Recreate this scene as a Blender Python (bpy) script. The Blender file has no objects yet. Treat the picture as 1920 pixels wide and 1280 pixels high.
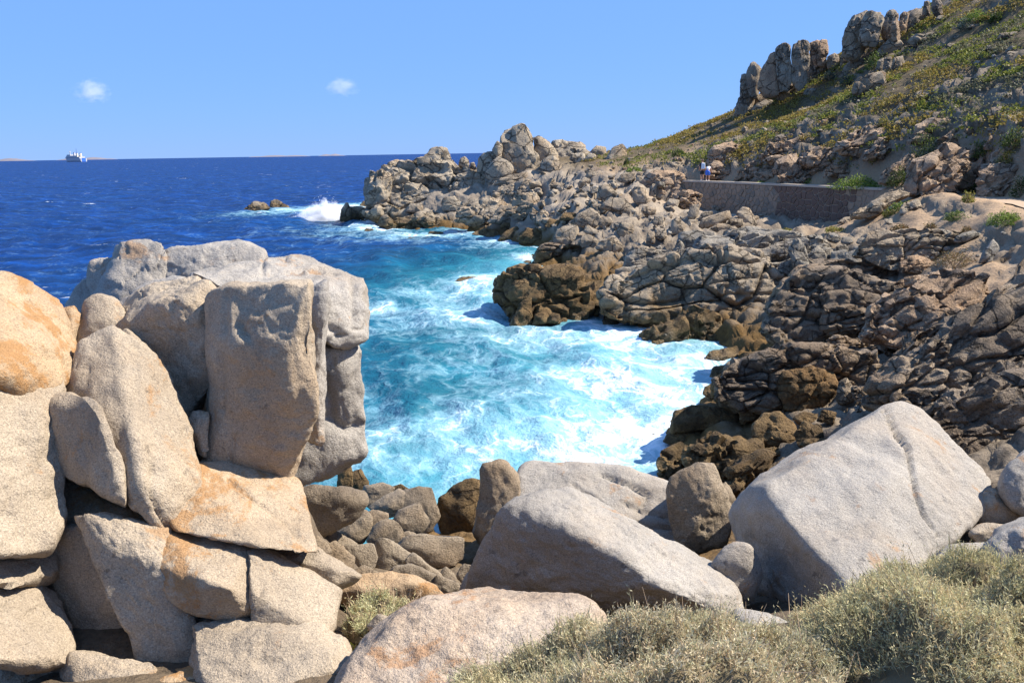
import bpy, bmesh, math, random
import numpy as np
from mathutils import Matrix, Vector

# ------------------------------------------------------------------ camera, sky, sun, exposure
SC = bpy.context.scene
COL = SC.collection
CAM_H = 8.0                      # metres above the sea
FPX = 1500.0                     # focal length in photo pixels (1920 wide)
PITCH, ROLL = math.radians(13.28), math.radians(0.95)
_U = np.array([0, math.sin(PITCH), math.cos(PITCH)]); _X = np.array([1.0, 0, 0])
CW = np.array([0, math.cos(PITCH), -math.sin(PITCH)])
CR = math.cos(ROLL) * _X - math.sin(ROLL) * _U
CU = math.sin(ROLL) * _X + math.cos(ROLL) * _U
CAM = np.array([0, 0, CAM_H])
cam_data = bpy.data.cameras.new('camera'); cam = bpy.data.objects.new('camera', cam_data); COL.objects.link(cam)
cam_data.sensor_width = 36.0; cam_data.lens = FPX / 1920 * 36.0
cam_data.clip_start = 0.1; cam_data.clip_end = 60000
M = Matrix.Identity(4)
for i in range(3):
    M[i][0], M[i][1], M[i][2], M[i][3] = CR[i], CU[i], -CW[i], CAM[i]
cam.matrix_world = M
SC.camera = cam

SUN = np.array([0.69, 0.12, 0.71]); SUN = SUN / np.linalg.norm(SUN)
world = bpy.data.worlds.new('World'); SC.world = world; world.use_nodes = True
wn, wl = world.node_tree.nodes, world.node_tree.links
sky = wn.new('ShaderNodeTexSky'); sky.sky_type = 'NISHITA'; sky.sun_disc = False
sky.sun_elevation = math.asin(SUN[2]); sky.sun_rotation = math.atan2(SUN[0], SUN[1])
sky.altitude = 0; sky.air_density = 1.0; sky.dust_density = 0.0; sky.ozone_density = 4.0
tint = wn.new('ShaderNodeMix'); tint.data_type = 'RGBA'; tint.blend_type = 'MULTIPLY'
tint.inputs['Factor'].default_value = 1.0
tint.inputs['B'].default_value = (0.66, 0.79, 1.12, 1)
wl.new(sky.outputs[0], tint.inputs['A'])
even = wn.new('ShaderNodeMix'); even.data_type = 'RGBA'; even.inputs['Factor'].default_value = 0.74
even.inputs['B'].default_value = (1.95, 4.15, 9.2, 1)          # clear deep-blue air, hardly paler at the horizon
wl.new(tint.outputs['Result'], even.inputs['A'])
wl.new(even.outputs['Result'], wn['Background'].inputs['Color'])
wn['Background'].inputs['Strength'].default_value = 0.060
sun_data = bpy.data.lights.new('sun', 'SUN'); sun_data.energy = 5.0; sun_data.angle = math.radians(0.53)
sun_data.color = (1.0, 0.93, 0.82)
sun = bpy.data.objects.new('sun', sun_data); COL.objects.link(sun)
sun.rotation_euler = Vector(SUN).to_track_quat('Z', 'Y').to_euler(); sun.location = (60, 0, 80)
SC.cycles.volume_bounces = 5
SC.view_settings.view_transform = 'Standard'; SC.view_settings.look = 'None'
SC.view_settings.exposure = 1.05; SC.view_settings.gamma = 1.0; SC.view_settings.use_curve_mapping = False

# ------------------------------------------------------------------ helpers
rng = np.random.default_rng(7); random.seed(7)

def ray(px, py):
    d = (px - 960) / FPX * CR - (py - 640) / FPX * CU + CW
    return d
def at(px, py, d):                 # point seen at a photo pixel, at forward distance d (metres along y)
    r = ray(px, py); return CAM + r * (d / r[1])
def atz(px, py, z):                # point seen at a photo pixel, at height z
    r = ray(px, py); return CAM + r * ((z - CAM_H) / r[2])
def project(P):
    q = np.asarray(P) - CAM
    w = q @ CW
    return 960 + FPX * (q @ CR) / w, 640 - FPX * (q @ CU) / w, w

def _hash(ix, iy, iz, seed):
    h = (ix.astype(np.int64) * 374761393 + iy.astype(np.int64) * 668265263 + iz.astype(np.int64) * 2147483647 + seed * 1274126177) & 0xFFFFFFFF
    h = ((h ^ (h >> 13)) * 1274126177) & 0xFFFFFFFF
    h = ((h ^ (h >> 16)) * 2246822519) & 0xFFFFFFFF
    return ((h ^ (h >> 15)) & 0xFFFFFF) / float(0x1000000)
def vnoise(P, seed=0):             # smooth value noise in -1..1
    i = np.floor(P).astype(np.int64); f = P - i
    u = f * f * f * (f * (f * 6 - 15) + 10)
    out = 0
    for a in (0, 1):
        wx = u[:, 0] if a else 1 - u[:, 0]
        for b in (0, 1):
            wy = u[:, 1] if b else 1 - u[:, 1]
            for c in (0, 1):
                wz = u[:, 2] if c else 1 - u[:, 2]
                out = out + wx * wy * wz * _hash(i[:, 0] + a, i[:, 1] + b, i[:, 2] + c, seed)
    return out * 2 - 1
_RT = np.array([[0.36, 0.48, -0.8], [-0.8, 0.6, 0.0], [0.48, 0.64, 0.6]])
def fbm(P, octaves=4, seed=0, gain=0.5):
    out = 0; a = 1.0; Q = np.asarray(P, float)
    for o in range(octaves):
        out = out + a * vnoise(Q, seed + o * 17); a *= gain; Q = (Q @ _RT.T) * 2.03 + 11.7
    return out
def worley(P, seed=0):             # F1, F2, random value of the nearest cell
    i = np.floor(P).astype(np.int64)
    f1 = np.full(len(P), 9.0); f2 = np.full(len(P), 9.0); cid = np.zeros(len(P))
    for a in (-1, 0, 1):
        for b in (-1, 0, 1):
            for c in (-1, 0, 1):
                j = i + np.array([a, b, c])
                h1 = _hash(j[:, 0], j[:, 1], j[:, 2], seed); h2 = _hash(j[:, 0], j[:, 1], j[:, 2], seed + 1); h3 = _hash(j[:, 0], j[:, 1], j[:, 2], seed + 2)
                d = np.sqrt((j[:, 0] + h1 - P[:, 0]) ** 2 + (j[:, 1] + h2 - P[:, 1]) ** 2 + (j[:, 2] + h3 - P[:, 2]) ** 2)
                m = d < f1
                f2 = np.where(m, f1, np.minimum(f2, d)); cid = np.where(m, h1 * 0.37 + h2 * 0.63, cid); f1 = np.where(m, d, f1)
    return f1, f2, cid
def sstep(a, b, x):
    t = np.clip((x - a) / (b - a), 0, 1); return t * t * (3 - 2 * t)

def mesh_np(name, V, F, smooth=True):   # F: (n,3) or (n,4) int array
    me = bpy.data.meshes.new(name)
    V = np.asarray(V, np.float32); F = np.asarray(F, np.int32); k = F.shape[1]
    me.vertices.add(len(V)); me.vertices.foreach_set('co', V.ravel())
    me.loops.add(F.size); me.loops.foreach_set('vertex_index', F.ravel())
    me.polygons.add(len(F)); me.polygons.foreach_set('loop_start', np.arange(0, F.size, k, dtype=np.int32))
    me.polygons.foreach_set('use_smooth', np.full(len(F), smooth, bool))
    me.update(calc_edges=True)
    return me
def attr(me, name, vals):
    a = me.attributes.new(name, 'FLOAT', 'POINT'); a.data.foreach_set('value', np.asarray(vals, np.float32).ravel())
def attr_col(me, name, vals):
    a = me.attributes.new(name, 'FLOAT_COLOR', 'POINT')
    v = np.ones((len(vals), 4), np.float32); v[:, :3] = vals; a.data.foreach_set('color', v.ravel())
def obj(name, me, mat=None, parent=None, loc=None):
    o = bpy.data.objects.new(name, me); COL.objects.link(o)
    if mat is not None:
        me.materials.append(mat)
    if parent is not None: o.parent = parent
    if loc is not None: o.location = loc
    return o
def empty(name, loc, rz=0):
    o = bpy.data.objects.new(name, None); COL.objects.link(o); o.location = loc; o.rotation_euler[2] = rz
    o.empty_display_size = 0.2
    return o
def tag(o, label=None, cat=None, group=None, kind=None):
    if label: o['label'] = label
    if cat: o['category'] = cat
    if group: o['group'] = group
    if kind: o['kind'] = kind
    return o
class MB:                          # collects simple shapes into one mesh
    def __init__(s): s.v = []; s.f = []
    def box(s, c, size, rz=0, taper=1.0):
        n = len(s.v); cx, cy, cz = c; sx, sy, sz = [q / 2 for q in size]
        ca, sa = math.cos(rz), math.sin(rz)
        for z, k in ((-sz, 1), (sz, taper)):
            for x, y in ((-sx, -sy), (sx, -sy), (sx, sy), (-sx, sy)):
                x *= k; y *= k
                s.v.append((cx + x * ca - y * sa, cy + x * sa + y * ca, cz + z))
        for q in ((3, 2, 1, 0), (4, 5, 6, 7), (0, 1, 5, 4), (1, 2, 6, 5), (2, 3, 7, 6), (3, 0, 4, 7)): s.f.append([n + i for i in q])
        return s
    def tube(s, a, b, r0, r1=None, n=10):
        r1 = r0 if r1 is None else r1
        a, b = np.array(a, float), np.array(b, float); d = b - a; d /= np.linalg.norm(d)
        t = np.cross(d, [0, 0, 1.0]); t = np.array([1.0, 0, 0]) if np.linalg.norm(t) < 1e-4 else t / np.linalg.norm(t); u = np.cross(d, t)
        k = len(s.v)
        for p, r in ((a, r0), (b, r1)):
            for i in range(n):
                w = 2 * math.pi * i / n; s.v.append(tuple(p + r * (math.cos(w) * t + math.sin(w) * u)))
        for i in range(n):
            j = (i + 1) % n; s.f.append([k + i, k + j, k + n + j, k + n + i])
        s.f.append([k + i for i in range(n)][::-1]); s.f.append([k + n + i for i in range(n)])
        return s
    def prism(s, poly, axis_vec, flip=False):
        k = len(s.v); n = len(poly); ax = np.array(axis_vec)
        for p in poly: s.v.append(tuple(p))
        for p in poly: s.v.append(tuple(np.array(p) + ax))
        s.f.append(list(range(k, k + n))[::-1]); s.f.append(list(range(k + n, k + 2 * n)))
        for i in range(n):
            j = (i + 1) % n; s.f.append([k + i, k + j, k + n + j, k + n + i])
        return s
    def build(s, name, mat, parent=None, loc=None, smooth=False):
        me = bpy.data.meshes.new(name); me.from_pydata([tuple(map(float, p)) for p in s.v], [], s.f); me.update()
        bm = bmesh.new(); bm.from_mesh(me); bmesh.ops.recalc_face_normals(bm, faces=bm.faces); bm.to_mesh(me); bm.free()
        if smooth: me.polygons.foreach_set('use_smooth', [True] * len(me.polygons))
        return obj(name, me, mat, parent, loc)

# ------------------------------------------------------------------ materials
class NT:
    def __init__(s, name):
        s.m = bpy.data.materials.new(name); s.m.use_nodes = True
        s.n = s.m.node_tree.nodes; s.l = s.m.node_tree.links; s.bsdf = s.n['Principled BSDF']; s.out = s.n['Material Output']
    def put(s, sock, v):
        if isinstance(v, bpy.types.NodeSocket): s.l.new(v, sock)
        elif isinstance(v, (tuple, list)) and len(v) == 3 and sock.type == 'RGBA': sock.default_value = (*v, 1)
        else: sock.default_value = v
    def node(s, t, props=None, **ins):
        n = s.n.new(t)
        for k, v in (props or {}).items(): setattr(n, k, v)
        for k, v in ins.items():
            s.put(n.inputs[int(k[1:])] if k[0] == '_' else n.inputs[k.replace('_', ' ')], v)
        return n
    def pos(s): return s.node('ShaderNodeNewGeometry').outputs['Position']
    def scaled(s, vec, sc, loc=(0, 0, 0)):
        return s.node('ShaderNodeMapping', None, Vector=vec, Scale=sc, Location=loc).outputs[0]
    def noise(s, vec, scale, detail=4, rough=0.55, dist=0.0):
        return s.node('ShaderNodeTexNoise', None, Vector=vec, Scale=scale, Detail=detail, Roughness=rough, Distortion=dist).outputs['Fac']
    def voro(s, vec, scale, feature='F1', out='Distance', rand=1.0):
        return s.node('ShaderNodeTexVoronoi', {'feature': feature}, Vector=vec, Scale=scale, Randomness=rand).outputs[out]
    def ramp(s, fac, stops):
        n = s.n.new('ShaderNodeValToRGB'); s.put(n.inputs[0], fac)
        e = n.color_ramp.elements
        while len(e) > 1: e.remove(e[0])
        for i, (p, c) in enumerate(stops):
            c = (c, c, c) if isinstance(c, (int, float)) else c
            if i == 0: e[0].position = p; e[0].color = (*c, 1)
            else: e.new(p).color = (*c, 1)
        return n.outputs[0]
    def mix(s, fac, a, b, blend='MIX'):
        n = s.n.new('ShaderNodeMix'); n.data_type = 'RGBA'; n.blend_type = blend
        s.put(n.inputs['Factor'], fac); s.put(n.inputs['A'], a); s.put(n.inputs['B'], b); return n.outputs['Result']
    def math(s, op, a, b=0.0, clamp=False):
        n = s.n.new('ShaderNodeMath'); n.operation = op; n.use_clamp = clamp; s.put(n.inputs[0], a); s.put(n.inputs[1], b); return n.outputs[0]
    def rng(s, v, a, b, c=0.0, d=1.0):
        return s.node('ShaderNodeMapRange', {'interpolation_type': 'SMOOTHSTEP'}, Value=v, From_Min=a, From_Max=b, To_Min=c, To_Max=d).outputs[0]
    def sep(s, vec):
        return s.node('ShaderNodeSeparateXYZ', None, Vector=vec).outputs
    def attr(s, name, kind='GEOMETRY'):
        return s.node('ShaderNodeAttribute', {'attribute_name': name, 'attribute_type': kind}).outputs
    def bump(s, h, strength, dist, prev=None):
        n = s.node('ShaderNodeBump', None, Height=h, Strength=strength, Distance=dist)
        if prev is not None: s.l.new(prev, n.inputs['Normal'])
        return n.outputs[0]

def granite(name, pale, dark, grain=70.0, lichen=0.0, lichen_col=(0.37, 0.19, 0.068), band=None, streak=0.3, bump=1.0, soil=False, warm=0.0, crack=0.0, crack_scale=1.0, crack_w=0.02):
    """Weathered granite: mottled tone, mineral grain, orange lichen, brown tidal stain below `band` metres."""
    t = NT(name); P = t.pos(); k = grain / 70.0
    big = t.noise(P, 0.9 * k ** 0.5, 5, 0.6)
    c = t.mix(t.rng(big, 0.3, 0.7), dark, pale)
    warmn = t.noise(t.scaled(P, (1, 1, 1), (13, 7, 3)), 0.6 * k ** 0.5, 4, 0.6)
    c = t.mix(t.math('MULTIPLY', t.rng(warmn, 0.45, 0.72), (0.30 if name == 'granite_grey_near' else 0.55) + warm), c, (pale[0] * 0.98, pale[1] * 0.80, pale[2] * 0.60))
    g1 = t.noise(P, grain, 3, 0.75)
    c = t.mix(1.0, c, t.ramp(g1, [(0.25, 0.42), (0.43, 0.88), (0.6, 1.08), (0.78, 1.5)]), 'MULTIPLY')
    g2 = t.voro(P, grain * 1.5, 'F1', 'Color')
    c = t.mix(0.38, c, t.mix(1.0, c, t.ramp(t.sep(g2)[0], [(0.0, 0.35), (0.2, 0.85), (0.8, 1.15), (1.0, 1.5)]), 'MULTIPLY'))
    st = t.noise(t.scaled(P, (1.2, 1.2, 0.25)), 1.3 * k ** 0.5, 5, 0.65)
    c = t.mix(t.math('MULTIPLY', t.rng(st, 0.52, 0.75), streak), c, (dark[0] * 0.45, dark[1] * 0.45, dark[2] * 0.5))
    bl = t.math('ADD', t.noise(t.scaled(P, (1, 1, 1), (5, 2, 17)), 5.5 * k ** 0.6, 6, 0.7), t.math('MULTIPLY', t.noise(P, 0.8 * k ** 0.5, 3, 0.5), 0.35))
    c = t.mix(t.math('MULTIPLY', t.rng(bl, 0.80, 0.86), 0.55), c, (dark[0] * 0.28, dark[1] * 0.28, dark[2] * 0.3))
    if lichen > 0:
        ln = t.noise(t.scaled(P, (1, 1, 1), (3, 31, 5)), 1.5, 6, 0.72, 0.4)
        ln = t.math('ADD', ln, t.math('MULTIPLY', t.math('SUBTRACT', g1, 0.5), 0.16))
        lm = t.math('MULTIPLY', t.rng(ln, 0.60 - 0.13 * lichen, 0.68 - 0.12 * lichen), min(0.85, 0.5 + 0.35 * lichen))
        c = t.mix(lm, c, t.mix(t.rng(g1, 0.3, 0.7), tuple(x * 0.75 for x in lichen_col), lichen_col))
    cm = None
    if crack > 0:                              # hairline joints, broken off here and there, dirt lodged in them
        wv = t.node('ShaderNodeVectorMath', {'operation': 'MULTIPLY_ADD'}, _0=t.node('ShaderNodeTexNoise', None, Vector=P, Scale=1.6 * crack_scale, Detail=5.0, Roughness=0.6).outputs['Color'], _1=(0.55 / crack_scale,) * 3, _2=P).outputs[0]
        e1 = t.voro(t.scaled(wv, (1, 1, 1.5)), crack_scale, 'DISTANCE_TO_EDGE'); e2 = t.voro(t.scaled(wv, (1, 1, 1.7), (7, 3, 1)), crack_scale * 2.7, 'DISTANCE_TO_EDGE')
        m1 = t.rng(e1, crack_w, crack_w * 0.15); m2 = t.math('MULTIPLY', t.rng(e2, crack_w * 1.6, crack_w * 0.3), t.rng(t.noise(P, 0.7 * crack_scale, 3, 0.5), 0.5, 0.62))
        cm = t.math('MULTIPLY', t.math('MAXIMUM', m1, m2), t.math('MULTIPLY', t.rng(t.noise(t.scaled(P, (1, 1, 1), (9, 9, 2)), 0.9 * crack_scale, 4, 0.6), 0.62 - 0.3 * crack, 0.72 - 0.3 * crack), 1.0))
        c = t.mix(t.math('MULTIPLY', cm, 0.75), c, (dark[0] * 0.16, dark[1] * 0.14, dark[2] * 0.12))
    rough = 0.85
    if band is not None:
        z = t.sep(P)[2]
        zz = t.math('ADD', z, t.math('MULTIPLY', t.math('SUBTRACT', t.noise(P, 0.8, 5, 0.6), 0.5), -band * 1.6))
        bm_ = t.rng(zz, band, band * 0.35)
        br = t.mix(t.rng(t.noise(P, 2.2, 5, 0.65), 0.35, 0.65), (0.060, 0.038, 0.018), (0.225, 0.145, 0.062))
        br = t.mix(1.0, br, t.ramp(g1, [(0.25, 0.6), (0.5, 1.0), (0.78, 1.3)]), 'MULTIPLY')
        c = t.mix(t.math('MULTIPLY', bm_, 0.93), c, br)
        wet = t.rng(zz, band * 0.55, band * 0.1)
        rough = t.math('SUBTRACT', 0.85, t.math('MULTIPLY', wet, 0.5))
    t.put(t.bsdf.inputs['Base Color'], c); t.put(t.bsdf.inputs['Roughness'], rough)
    t.bsdf.inputs['Specular IOR Level'].default_value = 0.25
    b = t.bump(t.noise(P, 5.0 * k ** 0.7, 6, 0.68), 0.8 * bump, 0.07 / k ** 0.7)
    b = t.bump(t.noise(P, 21.0 * k ** 0.8, 4, 0.7), 0.55 * bump, 0.022 / k ** 0.8, b)
    b = t.bump(g1, 0.8 * bump, 0.013 / k, b)
    if cm is not None: b = t.bump(t.math('SUBTRACT', 1.0, cm), 0.9, 0.05 / crack_scale, b)
    t.put(t.bsdf.inputs['Normal'], b)
    return t.m
def plain(name, col, rough=0.7, var=0.15, scale=6.0, metal=0.0, bump=0.0):
    t = NT(name); P = t.pos(); n = t.noise(P, scale, 5, 0.6)
    lo, hi = tuple(x * (1 - var) for x in col), tuple(min(1, x * (1 + var)) for x in col)
    t.put(t.bsdf.inputs['Base Color'], t.mix(n, lo, hi)); t.bsdf.inputs['Roughness'].default_value = rough
    t.bsdf.inputs['Metallic'].default_value = metal
    if bump: t.put(t.bsdf.inputs['Normal'], t.bump(n, bump, 0.02))
    return t.m
def leafy(name, trans=0.35, rough=0.6):
    t = NT(name); c = t.attr('Col')['Color']
    t.put(t.bsdf.inputs['Base Color'], c); t.bsdf.inputs['Roughness'].default_value = rough
    t.bsdf.inputs['Specular IOR Level'].default_value = 0.2
    tr = t.node('ShaderNodeBsdfTranslucent', None, Color=c)
    mx = t.node('ShaderNodeMixShader', None, _0=trans, _1=t.bsdf.outputs[0], _2=tr.outputs[0])
    t.l.new(mx.outputs[0], t.out.inputs['Surface'])
    return t.m

MAT = {}
MAT['warm'] = granite('granite_warm_near', (0.42, 0.342, 0.25), (0.318, 0.255, 0.185), 70, lichen=0.25, streak=0.35)
MAT['lichen'] = granite('granite_lichen_near', (0.442, 0.325, 0.204), (0.357, 0.249, 0.151), 70, lichen=1.0, streak=0.15)
MAT['grey'] = granite('granite_grey_near', (0.378, 0.342, 0.296), (0.287, 0.259, 0.224), 70, lichen=0.12, streak=0.25)
MAT['smooth'] = granite('granite_sea_worn', (0.305, 0.245, 0.175), (0.17, 0.13, 0.09), 45, band=1.1, streak=0.4)
MAT['mid'] = granite('granite_shore', (0.41, 0.33, 0.235), (0.25, 0.195, 0.135), 24, band=1.7, streak=0.4, bump=1.4, crack=0.8, crack_scale=0.85, crack_w=0.045)
MAT['mid_grey'] = granite('granite_shore_grey', (0.350, 0.311, 0.252), (0.216, 0.189, 0.151), 24, band=1.2, streak=0.4, bump=1.4, crack=0.8, crack_scale=0.8, crack_w=0.045)
MAT['brown'] = granite('granite_tidal_brown', (0.255, 0.165, 0.075), (0.11, 0.07, 0.032), 24, band=2.0, streak=0.5, bump=1.6, crack=0.7, crack_scale=1.0, crack_w=0.05)
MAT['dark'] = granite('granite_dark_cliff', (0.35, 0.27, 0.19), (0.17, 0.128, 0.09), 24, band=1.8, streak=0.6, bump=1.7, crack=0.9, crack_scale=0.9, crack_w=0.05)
MAT['far'] = granite('granite_headland', (0.450, 0.375, 0.273), (0.338, 0.271, 0.195), 12, band=1.9, streak=0.3, bump=1.6, crack=0.8, crack_scale=0.42, crack_w=0.045)
MAT['hill'] = granite('granite_hill', (0.368, 0.303, 0.221), (0.235, 0.189, 0.141), 14, lichen=0.3, streak=0.4, bump=1.5, crack=0.7, crack_scale=0.5, crack_w=0.045)
MAT['pink'] = granite('granite_pinkish', (0.450, 0.325, 0.217), (0.320, 0.217, 0.141), 16, streak=0.25, bump=1.5, crack=0.8, crack_scale=0.7, crack_w=0.05)
MAT['dome'] = granite('granite_dome', (0.41, 0.335, 0.262), (0.325, 0.255, 0.192), 70, lichen=0.4, lichen_col=(0.37, 0.18, 0.07), streak=0.15)
MAT['tan'] = granite('granite_tan_near', (0.43, 0.34, 0.24), (0.33, 0.255, 0.175), 70, lichen=0.78, streak=0.25)
# ------------------------------------------------------------------ the lie of the land: heights interpolated between surveyed points
CP = []
def S(px, py, d): CP.append(at(px, py, d))
def SZ(px, py, z): CP.append(atz(px, py, z))
def SW(x, y, z): CP.append(np.array([x, y, z], float))
# the bank under the viewer
for x, y, z in ((-9, -2, 5.0), (-4, -2, 6.2), (0, -2, 6.5), (5, -2, 6.9), (11, -2, 8.2), (-8, 3, 3.6), (-4, 3, 4.9), (0, 2.5, 5.5), (3, 3, 5.6), (7, 3, 6.2), (12, 4, 7.5),
                (-5, 5.5, 3.6), (0, 5, 4.35), (2.2, 5, 4.7), (4.5, 5.5, 4.9), (7, 6, 4.5), (7.2, 8.5, 3.2), (11, 9, 5.0), (-10, 7, 0.5), (-6.5, 12.6, -1.2), (-3, 14.5, -1.0),
                (-1, 8, 2.7), (1, 8, 2.6), (3, 8, 2.9), (5, 8, 3.0), (0, 11, 1.4), (2, 11, 1.2), (4, 11, 2.2), (6.5, 11, 3.2), (9.5, 12, 4.2), (-2, 14, 1.0), (-1.2, 15.6, 0.3), (0.2, 14, 0.6), (2.2, 14, 0.5), (4.5, 14, 0.9),
                (-2, 18.5, -1.0), (1.5, 17.5, -0.9), (-8, 18, -4), (-4, 25, -4), (0, 25, -2.2), (-12, 10, -4), (-20, 5, -6), (-30, 40, -12), (-60, 120, -22), (-15, 60, -7), (-20, 90, -6), (-3, 40, -3), (-5, 75, -4)):
    SW(x, y, z)
for px, py, d in ((-100, 850, 8.0), (40, 960, 7.4), (100, 900, 7.6), (250, 800, 8.2), (350, 760, 8.6), (480, 800, 8.8), (350, 870, 7.6), (460, 900, 7.6), (60, 1060, 6.6), (250, 1000, 6.6), (420, 1120, 6.4), (-100, 700, 8.6), (60, 700, 8.8), (200, 690, 9.2), (300, 660, 9.8), (420, 660, 10.0)):
    S(px, py, d)
for q in ((-2.2, 10.6, 1.9), (-1.7, 9.4, 2.2), (-1.1, 10.5, 1.8), (-2.7, 11.6, 1.8), (-0.8, 12.5, 1.3), (-1.9, 12.6, 1.5), (-1.6, 8.2, 2.4), (-2.3, 9.6, 2.0), (-1.3, 7.3, 3.3)): SW(*q)
SW(-4.5, 13.2, -0.6); SW(-2.6, 12.6, 0.2); SW(-6.5, 10.5, 1.0); SW(-8, 9, 0.2)
# water's edge round the cove, then round the headland
for px, py in ((1232, 880), (1240, 815), (1318, 745), (1338, 665), (1292, 652), (1212, 640), (1132, 603), (1108, 592), (1000, 500), (1010, 470), (945, 432), (862, 438), (745, 432), (700, 418), (645, 412)):
    SZ(px, py, -0.05)
for px, py in ((1150, 830), (1200, 760), (1230, 690), (1150, 650), (1060, 640), (900, 640), (890, 560), (930, 480), (960, 460), (880, 460), (720, 450), (620, 425)):
    SZ(px, py, -1.3)
SZ(1000, 700, -2.4); SZ(850, 750, -3.0); SZ(1050, 800, -1.7); SZ(800, 600, -3.5)
# islet and ledges of the cove's right side
S(1020, 560, 38.5); SZ(960, 560, -0.3)
for px, py, d in ((1330, 850, 18.2), (1450, 800, 19.5), (1500, 720, 22), (1400, 740, 21.5), (1420, 690, 25), (1560, 740, 19.5), (1650, 745, 18), (1650, 690, 22), (1560, 690, 24.5), (1470, 640, 29), (1380, 600, 33),
                  (1300, 600, 35), (1230, 590, 37), (1180, 570, 39.5), (1800, 800, 14.2), (1900, 880, 11.5), (1800, 700, 17.8), (1900, 760, 14.8), (1720, 650, 22), (1650, 620, 26), (1560, 600, 29), (1900, 650, 18.6), (1980, 560, 18.5), (1900, 560, 21.5), (1800, 600, 22),
                  (1760, 540, 27), (1640, 560, 31), (1560, 540, 33.5), (1480, 540, 36), (1400, 540, 38.5), (1300, 530, 42), (1200, 510, 46), (1150, 500, 49), (1900, 480, 26), (1800, 490, 29.5), (1700, 500, 33), (1620, 500, 35.5), (1520, 490, 39),
                  (1440, 480, 42.5), (1340, 480, 46), (1240, 470, 50), (1130, 460, 55), (1060, 440, 58.5), (1900, 425, 31), (1800, 430, 34), (1700, 440, 36.5), (1600, 440, 40), (1500, 440, 45), (1400, 440, 48.5), (1300, 440, 51.5), (1200, 438, 55), (1110, 415, 61),
                  (1750, 400, 39.5), (1250, 400, 60), (1330, 395, 60), (1100, 390, 66), (1200, 370, 66), (1280, 345, 69), (1240, 330, 72), (1150, 340, 75), (1200, 310, 80), (1060, 370, 72), (1000, 380, 74), (950, 400, 78), (1020, 400, 70), (900, 390, 82), (1080, 330, 82), (1000, 340, 88),
                  (930, 350, 90), (860, 390, 88), (800, 380, 92), (740, 390, 95), (760, 350, 98), (860, 330, 97), (820, 320, 101), (700, 385, 99), (1180, 300, 86), (1205, 282, 93), (1230, 272, 97), (1120, 295, 95), (1060, 290, 102), (960, 310, 98)):
    S(px, py, d)
# behind the headland the sea again
for px, d, z in ((650, 125, -5), (760, 128, -5), (880, 130, -4), (980, 130, -3), (1090, 128, 1), (1180, 124, 3), (1240, 130, 5)):
    SW(at(px, 300, d)[0], d, z)
# wall foot, path and hill
for px, py, d in ((1345, 400, 63), (1420, 425, 57), (1480, 425, 56.5), (1540, 425, 55), (1600, 405, 53), (1660, 385, 50)):
    S(px, py, d)
for px, py, d in ((1310, 325, 72), (1350, 300, 72), (1450, 310, 66), (1450, 280, 67.5), (1380, 260, 77), (1450, 235, 74), (1600, 300, 58), (1600, 255, 62), (1700, 335, 50), (1700, 280, 54), (1800, 335, 44), (1850, 300, 42.5), (1850, 250, 46), (1920, 330, 37.5),
                  (1300, 240, 96), (1390, 207, 98), (1450, 176, 91), (1505, 158, 88), (1556, 138, 87), (1540, 200, 80), (1600, 92, 88), (1700, 58, 87), (1650, 150, 72), (1700, 150, 68), (1760, 8, 92), (1850, 150, 57), (1920, 180, 50), (1850, 60, 72), (1920, 60, 62), (1980, 100, 54), (1960, -60, 75), (1850, -60, 95)):
    S(px, py, d)
SW(45, 30, 9); SW(40, 15, 8.5); SW(62, 55, 22); SW(80, 90, 32); SW(60, 110, 24); SW(30, 125, 9); SW(25, 22, 6.2); SW(19, 12, 6.0)

CPA = np.array(CP); _n = len(CPA)
def _phi(r2): return np.sqrt(r2 + 0.35)
_A = _phi(((CPA[:, None, :2] - CPA[None, :, :2]) ** 2).sum(-1)) - 0.25 * np.eye(_n)   # negative ridge: a touch of smoothing
_B = np.zeros((_n + 3, _n + 3)); _B[:_n, :_n] = _A; _B[:_n, _n] = 1; _B[:_n, _n + 1:] = CPA[:, :2]; _B[_n, :_n] = 1; _B[_n + 1:, :_n] = CPA[:, :2].T
_W = np.linalg.solve(_B, np.concatenate([CPA[:, 2], [0, 0, 0]]))

PATH = np.array([atz(1282, 339, 5.35), atz(1400, 343, 5.33), atz(1560, 350, 5.3), atz(1735, 357.5, 5.3), atz(1900, 383, 5.35), atz(2080, 430, 5.5)])
PATH = np.vstack([PATH[0] + (PATH[0] - PATH[1]) * 0.25, PATH])
WALL_N = 4                                     # the wall runs under the first points
def path_frame(x, y):                          # signed distance to the path's seaward edge (+ hill side), height there, segment number
    best = np.full(x.shape, 1e9); sd = np.zeros(x.shape); hz = np.zeros(x.shape); sg = np.zeros(x.shape)
    for k in range(len(PATH) - 1):
        a, b = PATH[k], PATH[k + 1]; d = b[:2] - a[:2]; L2 = d @ d
        t = np.clip(((x - a[0]) * d[0] + (y - a[1]) * d[1]) / L2, 0, 1)
        qx, qy = x - a[0] - t * d[0], y - a[1] - t * d[1]; dd = np.hypot(qx, qy)
        side = np.sign(d[0] * qy - d[1] * qx)
        m = dd < best
        best = np.where(m, dd, best); sd = np.where(m, dd * side, sd); hz = np.where(m, a[2] + t * (b[2] - a[2]), hz); sg = np.where(m, k + t, sg)
    return sd, hz, sg
PATH_W = 1.7
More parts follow.
